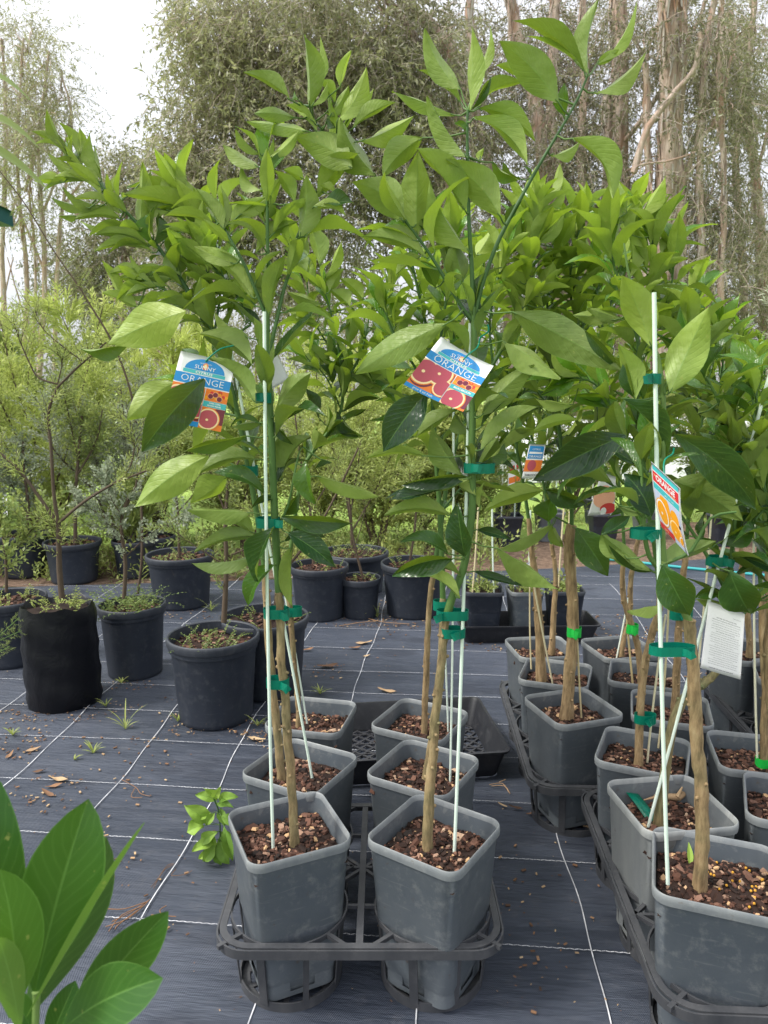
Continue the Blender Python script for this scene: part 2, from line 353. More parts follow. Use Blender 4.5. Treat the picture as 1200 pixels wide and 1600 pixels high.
for v_ in (-2.22, -1.85, -1.48, -1.113, -.76, -.41, -.04, .335, .70, 1.07, 1.44, 1.8, 2.17, 2.54):
    stitch(GU * .6 + GV * v_, GU * 5.0 + GV * v_, .013, .0028, .03, 0)
st = b.build('stitching', M['thread'], mat_o, smooth=False)
# ================================================================ square pots, trays, stakes
def rsq(side, r, z, n=6, squash=0):
    h = side / 2; L = []
    for q, (sx, sy) in enumerate(((1, 1), (-1, 1), (-1, -1), (1, -1))):
        for k in range(n + 1):
            a = math.pi / 2 * (q + k / n); L.append((sx * (h - r) + r * math.cos(a), sy * (h - r) + r * math.sin(a), z))
    out = []                                        # extra points along the straight sides
    for i in range(len(L)):
        out.append(L[i]); a, b = L[i], L[(i + 1) % len(L)]
        if i % (n + 1) == n:
            for t in (.25, .5, .75): out.append(tuple(a[j] + (b[j] - a[j]) * t for j in range(3)))
    return out
def square_pot(par, side=.205, H=.345, soil=.30, mat='grey_pot', dust=.12, chips=620, seed=0, beads=0, z0=.0, notch=True):
    """pot > rim, soil ; built in the local frame of par"""
    Mx = np.array(par.matrix_basis); tr = lambda L: [tuple((Mx @ np.array([*p, 1]))[:3]) for p in L]
    b = MB(); bs = side * .76
    prof = [(.0, bs, .030), (.012, bs * 1.0, .030), (.055, bs * 1.01, .03), (.14, bs + (side - bs) * .42, .030), (.145, bs + (side - bs) * .50, .031), (H - .024, side * .972, .030), (H - .022, side * .985, .030)]
    loops = [tr(rsq(s_, r, z)) for z, s_, r in prof]; nl = len(loops[0]); seg = nl // 4
    skip = (lambda i, k: i == 1 and (k % seg) in (7, 8)) if notch else None
    b.loft(loops, tone=dust, skip=skip)
    inner = [tr(rsq(side * .955, .028, H - .012)), tr(rsq(side * .92, .028, soil - .03)), tr(rsq(side * .80, .028, .05)), tr(rsq(side * .7, .028, .006))]
    b.loft(inner, tone=dust * .4); b.add(inner[-1], [tuple(range(nl))], dust)
    b.add(loops[0], [tuple(reversed(range(nl)))], dust)
    pot = b.build('pot', M[mat], par, sharp=40)
    b = MB()
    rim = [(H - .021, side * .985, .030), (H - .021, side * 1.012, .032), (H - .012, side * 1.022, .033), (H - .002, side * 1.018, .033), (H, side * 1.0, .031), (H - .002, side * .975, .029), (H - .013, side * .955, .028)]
    b.loft([tr(rsq(s_, r, z)) for z, s_, r in rim], tone=min(1, dust * .7 + .42)); b.build('rim', M[mat], pot, sharp=50)  # beyond its dust, the rim is paled to paint in light from above
    # soil with bark chips
    rn = random.Random(seed); b = MB(); hs = side * .455; g = 12
    hz = lambda x, y: soil + .004 * math.sin(x * 60 + seed) * math.cos(y * 55) - .006 * (max(abs(x), abs(y)) / hs) ** 3
    V = [(x, y, hz(x, y) + rn.uniform(-.0015, .0015)) for y in np.linspace(-hs, hs, g) for x in np.linspace(-hs, hs, g)]
    b.add(tr(V), np.array([[j * g + i, j * g + i + 1, (j + 1) * g + i + 1, (j + 1) * g + i] for j in range(g - 1) for i in range(g - 1)]), .2)
    for k in range(chips):
        x, y = rn.uniform(-hs, hs) * .96, rn.uniform(-hs, hs) * .96; s_ = rn.uniform(.0022, .0085) * (1 if rn.random() < .88 else 1.9)
        rot = Matrix.Rotation(rn.uniform(0, 6.28), 3, 'Z') @ Matrix.Rotation(rn.uniform(-.5, .5), 3, 'X') @ Matrix.Rotation(rn.uniform(-.5, .5), 3, 'Y')
        pts = []
        for sx, sy, sz in ((-1, -.6, -1), (.2, -1, -1), (1, -.3, -1), (.7, .8, -1), (-.6, .9, -1), (-.9, -.5, 1), (.1, -.8, 1), (.8, -.2, 1), (.6, .7, 1), (-.5, .7, 1)):
            v = rot @ Vector((sx * s_, sy * s_ * .6, sz * s_ * .22)); pts.append((x + v.x, y + v.y, hz(x, y) + .0015 + v.z + s_ * .15))
        b.add(tr(pts), [(5, 6, 7, 8, 9), (0, 1, 6, 5), (1, 2, 7, 6), (2, 3, 8, 7), (3, 4, 9, 8), (4, 0, 5, 9)], min(.95, max(.02, rn.gauss(.46, .27))))
    for k in range(beads):
        x, y = rn.uniform(-.2, 1) * hs * .9, rn.uniform(-.6, 1) * hs * .9; c = Vector((x, y, hz(x, y) + .005)); r = .0028
        b.tube(tr([c + Vector((0, 0, -r)), c + Vector((0, 0, -r * .5)), c, c + Vector((0, 0, r * .6)), c + Vector((0, 0, r))]), [r * .4, r * .9, r, r * .8, r * .2], 7, 1.0)
    b.build('soil', M['soil'], par, smooth=False)
    return pot

def grow_tray(name, label, loc, rz, cols, rows, group='basket trays of square pots', top=.17):
    T = thing(name, label, 'pot tray', loc, rz, group); Mx = T.matrix_basis
    w_ = lambda x, y, z: Mx @ Vector((x, y, z))
    x0, x1, y0, y1 = cols[0] - .145, cols[-1] + .145, rows[0] - .14, rows[-1] + .14
    b = MB(); r = .07; L = []
    for cx, cy, a0 in ((x1 - r, y1 - r, 0), (x0 + r, y1 - r, 90), (x0 + r, y0 + r, 180), (x1 - r, y0 + r, 270)):
        for k in range(9): a = R(a0 + k * 90 / 8); L.append((cx + r * math.cos(a), cy + r * math.sin(a)))
    c = Vector(((x0 + x1) / 2, (y0 + y1) / 2, 0))
    b.strap([w_(x, y, top - .010) for x, y in L], .021, .004, (0, 0, 1), closed=True)
    Li = [((x - c.x) * (1 - .011 / (abs(x1 - c.x))) + c.x, (y - c.y) * (1 - .011 / abs(y1 - c.y)) + c.y) for x, y in L]
    b.strap([w_(x, y, top + .001) for x, y in Li], .0040, .015, (0, 0, 1), closed=True)
    b.build('rail', M['tray'], T, sharp=35)
    b = MB()
    for i in range(len(cols) - 1):
        mx_ = (cols[i] + cols[i + 1]) / 2
        for dx in (-.0,): b.bar(w_(mx_ + dx, y0 + .01, top - .004), w_(mx_ + dx, y1 - .01, top - .004), .015, .012)
        for cy in rows + [(rows[j] + rows[j + 1]) / 2 for j in range(len(rows) - 1)]:
            b.bar(w_(mx_ - .03, cy, top - .006), w_(mx_ + .03, cy, top - .006), .007, .008)
    for j in range(len(rows) - 1):
        my = (rows[j] + rows[j + 1]) / 2
        b.bar(w_(x0 + .01, my, top - .0065), w_(x1 - .01, my, top - .0065), .008, .010)
        for i in range(len(cols) - 1):
            mx_ = (cols[i] + cols[i + 1]) / 2
            for sx in (-1, 1):
                for sy in (-1, 1): b.bar(w_(mx_, my, top - .008), w_(mx_ + sx * .045, my + sy * .045, top - .008), .008, .009)
    b.build('spine', M['tray'], T, smooth=False)
    for cx in cols:
        for cy in rows:
            b = MB(); ring = lambda rr, z, n=40: [w_(cx + rr * math.cos(2 * math.pi * k / n), cy + rr * math.sin(2 * math.pi * k / n), z) for k in range(n)]
            b.strap(ring(.128, top - .005), .011, .004, (0, 0, 1), closed=True)
            b.strap(ring(.113, .011), .022, .0035, (0, 0, 1), closed=True)
            b.strap(ring(.100, .004), .003, .016, (0, 0, 1), closed=True)
            for k in range(8):
                a = 2 * math.pi * (k + .5) / 8; ca, sa = math.cos(a), math.sin(a); tg = Mx.to_3x3() @ Vector((-sa, ca, 0))
                b.strap([w_(cx + ca * q, cy + sa * q, z) for q, z in ((.127, top - .012), (.124, .12), (.119, .06), (.1145, .014))], .019 if k % 2 else .012, .0035, tuple(tg))
            for k in range(4):
                a = math.pi / 4 * (k * 2 + 1); ca, sa = math.cos(a), math.sin(a)
                q = .156 if True else .15; dx = min(max(ca * .19, x0 - cx + .012), x1 - cx - .012); dy = min(max(sa * .19, y0 - cy + .012), y1 - cy - .012)
                b.bar(w_(cx + ca * .127, cy + sa * .127, top - .003), w_(cx + dx, cy + dy, top - .003), .009, .009)
            for k in range(6):
                a = math.pi * k / 6; b.bar(w_(cx - .10 * math.cos(a), cy - .10 * math.sin(a), .0045), w_(cx + .10 * math.cos(a), cy + .10 * math.sin(a), .0045 + .0003 * k), .011, .003)
            b.build('basket', M['tray'], T, sharp=35)
    return T

# ================================================================ citrus leaves
def prof(t): return max(0.0, (math.sin(math.pi * min(1, t) ** .88)) ** .82 * (1 - .30 * t ** 3)) if 0 < t < 1 else 0.0
PRF = None
class Leaves(MB):
    def leaf(s, base, tip, nrm, width, fold=.35, bow=0.0, bowv=None, curl=.10, twist=0.0, tone=.5, ns=8, wav=.05, rn=random, shape=0, tipcurl=0):
        B = Vector(base); T_ = Vector(tip); ax = T_ - B; L = ax.length; ax.normalize(); nrm = Vector(nrm)
        nrm = (nrm - ax * nrm.dot(ax)).normalized(); side = ax.cross(nrm)     # side x ax = nrm orientation handled below
        bowv = Vector(bowv) if bowv is not None else side
        V = []; U = []; ph = rn.uniform(0, 6); tl = []
        js = (-1, -.8, -.45, 0, 0, .45, .8, 1)
        for i in range(ns + 1):
            t = i / ns; tb = .05 + .95 * t if i else 0
            c = B + ax * (L * t) + bowv * (bow * 4 * t * (1 - t)) - nrm * (curl * L * (2 * t - 1) ** 2 * .9 - curl * L * .9) - nrm * (tipcurl * L * t * t * t)
            hw = width / 2 * (max(prof((t - .05) / .95), .0) if t > .05 else 0) + width * (.022 if t < .12 else 0) + .0004
            if shape: hw = width / 2 * math.sin(math.pi * t ** 1.35) ** .75 * (1 if t < 1 else 0) + width * .03 * (1 - t) + .0004
            a = twist * (t - .4); sv = side * math.cos(a) + nrm * math.sin(a); nv = nrm * math.cos(a) - side * math.sin(a)
            for j in js:
                w_ = wav * width * math.sin(t * 9 + ph + j * 1.7) * abs(j) ** 1.5
                V.append(tuple(c + sv * (j * hw * math.cos(fold * (1 + .0 * t))) + nv * (abs(j) ** 1.15 * hw * math.sin(fold) + w_)))
                U.append((t, .5 + j * .5))
        n = len(js)
        Fc = np.array([[i * n + k, i * n + k + 1, (i + 1) * n + k + 1, (i + 1) * n + k] for i in range(ns) for k in range(n - 1) if k != 3])
        s.add(V, Fc, min(1, max(0, tone)), U)
# face order: (along side) x (along axis) ; side = ax x n  ->  side x ax = n(ax.ax) = n  => normal is +n  (upper surface)

CAMV = Vector((0, 0, CAM_H))
def traced(Lv, St, text, depth, stems, rn):
    """leaf positions measured in enlarged crops of 4x; each becomes a leaf of true size in the tree's own depth range"""
    ox = oy = 0
    for ln in text.strip().splitlines():
        q = ln.split()
        if not q: continue
        if q[0] == 'z': ox, oy = float(q[1]), float(q[2]); continue
        bx, by, tx, ty, wd = [float(v) for v in q[:5]]; sd = q[5]; tone = float(q[6])
        bw = float(q[7]) if len(q) > 7 else 0; dd = float(q[8]) / 100 if len(q) > 8 else 0
        bx, by, tx, ty = ox + bx / 4, oy + by / 4, ox + tx / 4, oy + ty / 4
        d = depth + dd; sc_ = d / F_PX * 1.02
        B = PY(bx, by, d); lenp = math.hypot(tx - bx, ty - by)
        T_ = PY(tx, ty, d + rn.uniform(-.028, .028) * (1 if lenp > 50 else .5))
        view = ((B + T_) / 2 - CAMV).normalized()
        n = (view if sd == 'u' else -view) ; ax = (T_ - B).normalized(); side = ax.cross(n).normalized()
        roll = rn.choice((-1, 1)) * (rn.uniform(.3, .9) if wd < 190 else rn.uniform(.05, .3)); n = (n * math.cos(roll) + side * math.sin(roll))
        dx, dy = tx - bx, ty - by; pl = max(1, math.hypot(dx, dy))
        pv = (PY(bx - dy / pl * 10, by + dx / pl * 10, d) - B).normalized()
        width = wd / 4 * sc_ * 1.04; fold = rn.uniform(.45, .92)
        if wd >= 190: fold = rn.uniform(.2, .38)
        Lv.leaf(B, T_, n, width / max(.7, math.cos(fold)), fold, bw / 4 * sc_, pv, rn.uniform(.03, .15), rn.uniform(-.5, .5), min(1, max(0, tone * .95 + rn.uniform(-.18, .16))), 10, .06, rn)
        best = None                                  # petiole to the nearest point of a stem
        for S in stems:
            for i in range(len(S) - 1):
                for t in (0, .33, .66, 1):
                    p_ = S[i].lerp(S[i + 1], t) - ax * .0
                    dist = (p_ - B).length
                    if best is None or dist < best[0]: best = (dist, p_)
        if best and .004 < best[0] < .12:
            mid = best[1].lerp(B, .5) + Vector((0, 0, -.004))
            St.tube([best[1], mid, B, B + ax * .008], [.0022, .0015, .0014, .001], 5, .5 + .3 * tone, cap=False)
def auto_leaves(Lv, St, S, rn, start=.3, step=.026, Lr=(.085, .14), tone=(.45, .95), spread=1.0, dens=1.0, droop=.0, depth_boost=False):
    """alternate leaves along one stem; young and upright near its tip"""
    L = [0]; 
    for i in range(len(S) - 1): L.append(L[-1] + (S[i + 1] - S[i]).length)
    tot = L[-1]; t = tot * start; az = rn.uniform(0, 6.28)
    while t <= tot:
        i = max(k for k in range(len(L)) if L[k] <= t + 1e-9); i = min(i, len(S) - 2)
        f = (t - L[i]) / max(1e-6, L[i + 1] - L[i]); p = S[i].lerp(S[i + 1], f); d = (S[i + 1] - S[i]).normalized()
        u = t / tot; ref = d.orthogonal().normalized(); az += 2.4 + rn.uniform(-.4, .4)
        rad = Matrix.Rotation(az, 3, d) @ ref
        ang = (1.12 - .70 * max(0, u - .35) / .65) * spread + rn.uniform(-.2, .25)
        ld = (d * math.cos(ang) + rad * math.sin(ang)); ld = (ld + Vector((0, 0, -droop))).normalized()
        ln = rn.uniform(*Lr) * rn.choice((1, 1, 1, .72, 1.12)) * (1 if u < .75 else 1.15 - .6 * (u - .75) * 2); b0 = p + ld * rn.uniform(.010, .018)
        St.tube([p, b0 + ld * .004], [.0019, .0013], 5, .6, cap=False)
        dens = dens; n = d - ld * d.dot(ld)
        if n.length < .1: n = Vector((0, 0, 1))
        Lv.leaf(b0, b0 + ld * ln, n, ln * rn.uniform(.35, .46), rn.uniform(.35, .95), 0, None, rn.uniform(-.04, .20), rn.uniform(-1.1, 1.1), tone[0] + (tone[1] - tone[0]) * u + rn.choice((rn.uniform(-.25, .18), rn.uniform(-.25, .18), rn.uniform(-.5, .4))), 8, rn.uniform(.03, .10), rn, tipcurl=rn.uniform(-.05, .34))
        t += step * rn.uniform(.6, 1.3) * (1 if u < .85 else .55) / (dens * (1.75 if depth_boost else 1.3))
def smooth_path(P, k=3):
    out = []
    for i in range(len(P) - 1):
        p0 = P[max(i - 1, 0)]; p1 = P[i]; p2 = P[i + 1]; p3 = P[min(i + 2, len(P) - 1)]
        for j in range(k):
            t = j / k
            out.append(.5 * ((2 * p1) + (p2 - p0) * t + (2 * p0 - 5 * p1 + 4 * p2 - p3) * t * t + (3 * p1 - p0 - 3 * p2 + p3) * t ** 3))
    out.append(P[-1].copy()); return out
def trunk_mesh(par, pts, r0, r1, rn, tone=.35, knots=9):
    P = smooth_path(pts, 5); n = len(P); b = MB()
    P = [p + Vector((rn.uniform(-.0012, .0012), rn.uniform(-.0012, .0012), 0)) for p in P]
    P[0] = P[0] - Vector((0, 0, .03))
    rad = [(r0 + (r1 - r0) * i / (n - 1)) * (1.25 if i == 0 else 1) * rn.uniform(.93, 1.09) for i in range(n)]
    b.tube(P, rad, 10, tone)
    for k in range(knots):
        i = rn.randrange(1, n - 2); a = rn.uniform(0, 6.28); q = P[i].lerp(P[i + 1], rn.random()); d = Vector((math.cos(a), math.sin(a), rn.uniform(-.1, .5))).normalized()
        b.tube([q + d * rad[i] * .5, q + d * (rad[i] + .002), q + d * (rad[i] + .0045)], [.0048, .0038, .0022], 7, tone + rn.uniform(-.3, .2))
    return b.build('trunk', M['bark'], par)
def px_path(pts, d):
    out = []
    for q in pts:
        if len(q) == 2: out.append(PY(q[0], q[1], d))
        else: out.append(PY(q[0], q[1], d + q[2] / 100))
    return out
def tie(par, px, py, wpx, d, hpx=15, bright=.35, tilt=0, tabs=True):
    c = PY(px, py, d); s_ = d / F_PX * 1.03; hw = wpx / 2 * s_; P = []; rn = random.Random(int(px * 7 + py))
    for k in range(22):
        a = 2 * math.pi * k / 22; e = abs(math.cos(a)) ** .6 * (1 if math.cos(a) > 0 else -1)
        P.append(c + Vector((e * hw, math.sin(a) * .016, e * hw * tilt + rn.uniform(-.0006, .0006))))
    b = MB(); b.strap(P, hpx * s_, .0009, (0, 0, 1), bright, closed=True)
    if tabs:
        e = P[7] + Vector((0, -.017, 0)); k_ = rn.choice((15, 17, 18)); dx = rn.choice((-1, 1)); b.strap([P[k_], P[k_] + Vector((dx * .004, -.007, .001)), P[k_] + Vector((dx * .012, -.011, rn.uniform(-.004, .002))), P[k_] + Vector((dx * .019, -.010, rn.uniform(-.010, .002)))], hpx * s_ * .8, .0008, (0, .1, 1), bright)
    return b.build('tie', M['tie'], par, smooth=False)
def stake_mesh(par, a, b_, r=.0042, tone=.2, name='stake'):
    b = MB(); k = 8; bw = math.sin(a.x * 91 + a.y * 57) * .004; P = [a.lerp(b_, i / k) + Vector((bw * 4 * i / k * (1 - i / k), 0, 0)) for i in range(k + 1)]
    b.tube(P, [r] * (k + 1), 9, tone); return b.build(name, M['stake'], par)
def citrus(label, loc, rot, trunk, stems, stakes=(), ties=(), leaves='', auto=(), seed=1, r0=.0115, r1=.008, dust=.12, group='potted citrus trees in square pots', beads=0, mat='grey_pot', zbase=.017, depth=None, side=.222, H=.345, soil=None, ttone=.35, knots=9):
    rn = random.Random(seed); d = depth or loc[1]
    soil = soil or .300
    T = thing('potted_citrus_tree', label, 'potted tree', (loc[0], loc[1], zbase), R(rot), group)
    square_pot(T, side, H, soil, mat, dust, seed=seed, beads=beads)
    if trunk: tp = px_path(trunk, d); trunk_mesh(T, tp, r0, r1, rn, ttone, knots)
    for s_ in stakes:
        a, b_ = px_path(s_[0], d); 
        lo = a + (a - b_).normalized() * .035
        stake_mesh(T, lo, b_, .8 * s_[1] if len(s_) > 1 else .0034, s_[2] if len(s_) > 2 else .2)
    Lv = Leaves(); St = MB(); paths = []
    for S in stems:
        P = smooth_path(px_path(S[0], d), 3); paths.append(P); n = len(P); ra, rb = (S[1], S[2]) if len(S) > 2 else (.006, .002)
        St.tube(P, [ra + (rb - ra) * i / (n - 1) for i in range(n)], 8, S[3] if len(S) > 3 else .35)
    if leaves: traced(Lv, St, leaves, d, paths, rn)
    for a in auto:
        i = a[0]; kw = a[1] if len(a) > 1 else {}
        auto_leaves(Lv, St, paths[i], rn, depth_boost=d > 1.7, **kw)
    St.build('branches', M['green_stem'], T)
    Lv.build('foliage', M['citrus'], T)
    for t in ties: tie(T, *t[:3], d + (t[4] if len(t) > 4 else 0) / 100, bright=t[3] if len(t) > 3 else .35)
    return T
# ================================================================ trays and the citrus trees standing in them
grow_tray('pot_tray', 'grey basket tray under the four front middle pots', (-.052, 1.475, 0), R(0), [-.158, .160], [0.010, .275])
grow_tray('pot_tray', 'grey basket tray curving round the front right pots, nearest the camera', (.668, 1.325, 0), R(-3), [0, .295], [0, .250, .50])
grow_tray('pot_tray', 'dark basket tray holding pots in the middle distance right of the aisle', (.572, 2.105, 0), R(-2), [0, .30], [0, .27, .53])
grow_tray('pot_tray', 'basket tray of pots at the far right edge, behind the front right pots', (1.36, 2.30, 0), R(-4), [0, .30], [0, .27, .53])
A1 = citrus('tall orange tree in the left front grey pot, cara cara tag hidden in its leaves', (-.210, 1.485), 24,
  [(460, 1322), (457, 1240), (450, 1160), (446, 1090), (440, 1040), (437, 960), (436, 925)],
  [([(436, 925), (432, 860), (428, 780), (424, 680), (420, 600), (418, 540), (417, 490)], .0085, .0055, .45),
   ([(417, 490), (420, 440), (418, 380), (417, 300), (413, 262), (412, 240)], .0045, .002),
   ([(418, 510), (410, 480), (385, 420), (366, 385), (345, 345, 1), (335, 318, 1)], .0042, .0018, .2),
   ([(420, 560), (430, 510), (444, 450, 2), (456, 415, 3), (464, 372, 4), (488, 320, 5), (505, 280, 5), (517, 250, 5), (526, 212, 5)], .0042, .002, .25),
   ([(518, 240, 5), (505, 207, 5), (490, 185, 5), (483, 165, 5)], .0022, .0014, .35),
   ([(430, 830), (450, 790), (460, 740), (470, 700, 3), (482, 705, 3)], .003, .0015, .5)],
  stakes=[([(427, 1322, -2), (413, 487, -2)], .0044, .15)],
  ties=[(419, 816, 37, .2), (412, 622, 24, .15), (434, 1066, 36, .3), (432, 957, 40, .3)], seed=11, auto=[(2, dict(start=.15, step=.045)), (3, dict(start=.2, step=.05)), (1, dict(start=.25, step=.05)), (0, dict(start=.4, step=.07, tone=(.2, .4)))], ttone=.55, r0=.0105, knots=14, dust=.06,
  leaves='''z 340 40
575 500 540 55 130 u .5
590 400 640 65 75 u .6 0 2
590 500 690 350 50 u .6 0 -1
730 480 615 345 80 u .75 0 3
455 465 160 290 90 u .4 15
480 575 225 550 85 u .35 20 2
555 660 180 600 95 u .55 22
600 600 430 495 60 u .7 0 2
620 660 440 500 55 u .8 0 3
765 385 835 155 62 u .8
700 570 820 370 80 u .55 0 2
745 600 930 255 140 u .62 10 -1
880 480 975 390 40 u .9 0 2
845 640 1120 480 80 u .6 -10
900 720 1230 560 120 u .7 -10
990 940 765 580 180 u .3 -20
840 890 480 700 190 u .38 45 -2
265 800 110 640 70 u .5
250 880 30 740 100 u .5
320 835 505 660 75 u .6
280 1030 150 870 100 u .55
290 830 350 700 35 u .7
320 930 435 780 55 t .5
480 1110 350 900 100 u .5
310 1150 395 950 90 u .55
130 1190 325 1060 80 u .5
540 960 415 900 80 u .6
660 1110 850 1110 110 t .3
600 1130 800 1190 80 u .6
740 1050 640 1000 60 u .6 0 2
690 570 740 640 60 t .3 0 1
500 460 480 410 45 t .7
z 340 300
515 275 555 -110 150 u .45 0 -1
240 380 510 185 95 u .5 -25
300 180 330 20 70 u .5
250 290 60 200 80 u .5 10
300 240 420 150 60 u .6 0 2
300 500 250 480 60 u .4
330 560 410 530 40 t .4
310 740 215 640 100 u .35 0 3
310 730 265 480 80 u .3 0 4
z 360 560
280 350 505 90 150 u .3 -40 -2
310 400 470 310 60 t .2
320 760 500 490 170 u .3 -20 2
270 395 395 540 50 t .3
475 650 530 910 130 t .4 0 -2
545 735 930 865 110 u .45 -35 -1
630 650 530 690 40 t .2
320 990 765 1030 130 t .1 -25 -2
360 1000 590 1040 90 u .4 0 1
330 980 420 850 90 t .15 0 2
300 880 130 940 50 t .2 20
260 540 330 440 90 u .3 0 3
200 400 0 430 60 u .35 20
z 280 760
590 255 485 595 165 t .1 10 -3
590 490 430 745 150 t .3 20 -2
680 290 975 505 150 t .15 -10 -3
660 340 915 320 80 t .2 -20 0
695 385 705 750 130 u .45 -30 -2
640 600 650 540 40 t .2
490 310 95 410 110 u .3 25
460 445 75 480 125 u .22 20 1
z 180 580
850 885 450 870 120 u .5 20 -2
860 1010 700 930 100 u .5 10 1
940 770 605 635 110 t .25 20 -1
700 660 470 830 170 u .62 -20 3
875 550 510 650 115 u .5 30 0
580 530 120 850 220 u .6 30 -2
820 405 430 500 110 t .3 32 -2
560 50 165 505 240 t .02 25 -4
370 70 75 305 190 u .5 25 -1
920 340 720 350 50 t .25 20
z 160 300
520 745 35 950 260 u .8 20 -3
610 885 940 1090 150 u .42 -35 -1
950 1310 670 1040 150 u .42 20 -4
1000 1150 945 780 130 u .4 0 -1
905 910 700 750 130 u .42 0 1
940 660 580 340 130 u .5 30 0
820 450 570 340 90 u .45 20 1
750 230 590 -20 100 u .5
760 230 740 -40 60 u .6
690 200 385 150 85 u .5 20
800 260 1030 30 90 u .5 -30''')
B1 = citrus('tall orange tree in the right front middle pot, curled tag below its fork', (.110, 1.467), -34,
  [(668, 1334), (670, 1260), (676, 1190), (679, 1130), (686, 1070), (692, 1010), (697, 965)],
  [([(697, 968), (706, 935), (722, 895), (731, 850), (738, 790), (737, 700), (740, 610), (741, 520), (740, 480)], .0088, .006, .55),
   ([(740, 500), (737, 420), (733, 350), (731, 270), (730, 200), (731, 172)], .0048, .0022, .2),
   ([(742, 505), (752, 450), (775, 385), (800, 335), (830, 280), (850, 245), (880, 195), (905, 150), (917, 120)], .0045, .002, .15),
   ([(738, 500), (722, 480), (692, 430), (670, 395), (645, 360), (630, 343)], .0042, .002, .15),
   ([(736, 490), (729, 460), (722, 440)], .002, .0014, .5)],
  stakes=[([(710, 1324, -1.5), (735, 505, 1.5)], .0046, .18)],
  ties=[(708, 988, 38, .3), (749, 731, 47, .2), (707, 960, 50, .25)], seed=12, auto=[(3, dict(start=.2, step=.05)), (0, dict(start=.45, step=.06, tone=(.15, .4)))], ttone=.5, r0=.0125, knots=16, dust=.07,
  leaves='''z 560 0
695 690 708 165 118 u .6 0 0
640 560 412 180 135 u .5 -15 1
740 500 825 160 70 u .7 10 3
700 690 828 478 45 t .4 0 2
640 640 368 435 75 u .6 15 4
672 978 427 602 130 u .5 15 -1
600 720 210 570 85 u .5 20 2
745 670 1033 515 110 u .6 -15 4
750 678 1105 885 120 u .45 -45 0
720 735 1058 1035 130 u .5 -35 -2
755 1000 782 925 40 u .9 0 3
680 830 600 770 50 t .4
z 560 200
400 60 155 300 160 u .5 20 3
365 670 375 140 190 u .6 0 2
665 510 362 125 185 u .45 -10 -2
885 550 545 195 190 u .3 25 -4
690 770 447 325 170 u .5 -10 -2
655 955 595 715 150 u .35 0 1
278 578 -40 340 200 u .42 45 -1
418 808 18 680 130 u .35 30 0
390 800 235 915 90 u .8 0 4
840 215 1000 322 85 t .6 0 3
1015 320 905 215 70 t .5 0 5
1080 290 1035 240 25 t .3
915 610 1020 452 60 t .3 10 1
480 1000 390 830 90 t .4 0 3
370 590 440 640 100 t .3 0 3
z 760 0
610 440 160 130 125 u .35 25
620 450 240 225 45 u .7 20 2
635 460 697 0 130 u .4 -12
690 400 940 0 70 u .7 20 2
690 400 830 310 60 u .6 15 3
670 580 1000 320 110 u .55 10 0
450 640 80 255 190 u .38 28 -2
240 500 55 410 60 u .6 10 2
490 730 490 520 70 t .6 0 3
480 720 415 640 30 t .6
400 970 590 880 90 u .5 0 1
540 865 790 1240 165 u .7 -50 -3
z 560 460
545 185 -20 500 190 u .4 42 -4
430 610 155 985 225 t .0 10 -2
620 720 360 890 110 u .35 0 2
420 1010 48 1025 85 u .5 20 0
700 865 600 740 120 u .2 0 1
650 1130 460 810 150 u .38 -10 -1
690 1145 272 1192 110 t .25 30 -2
670 960 640 840 70 u .3 0 3
z 560 700
680 190 400 235 90 u .45 30 -3
590 230 180 330 120 t .05 -22 -1
735 300 590 210 90 u .45 -10 -1
575 420 162 420 130 u .5 25 -1
665 680 618 345 170 t .1 8 -3
595 690 212 800 140 t .15 45 -4
560 660 265 585 110 t .05 35 -2
640 800 430 740 80 u .3 0 -1
635 940 330 785 110 u .52 20 -4
760 380 790 215 60 u .5 0 0
z 740 460
245 110 918 475 235 u .3 -30 -5
690 215 918 478 70 t 0 -14 -4
180 290 540 530 175 u .4 -25 -3
45 760 380 440 150 u .25 -42 -2
45 830 270 620 60 t .0 -20 -1
50 970 405 700 135 u .22 -10 -3
380 850 655 785 90 u .75 -15 0
60 1050 190 920 120 t .2 0 1
z 740 700
150 625 530 885 165 u .42 -45 -3
0 770 300 860 60 t .1 15 1
20 510 230 570 60 t .1 0 1''')
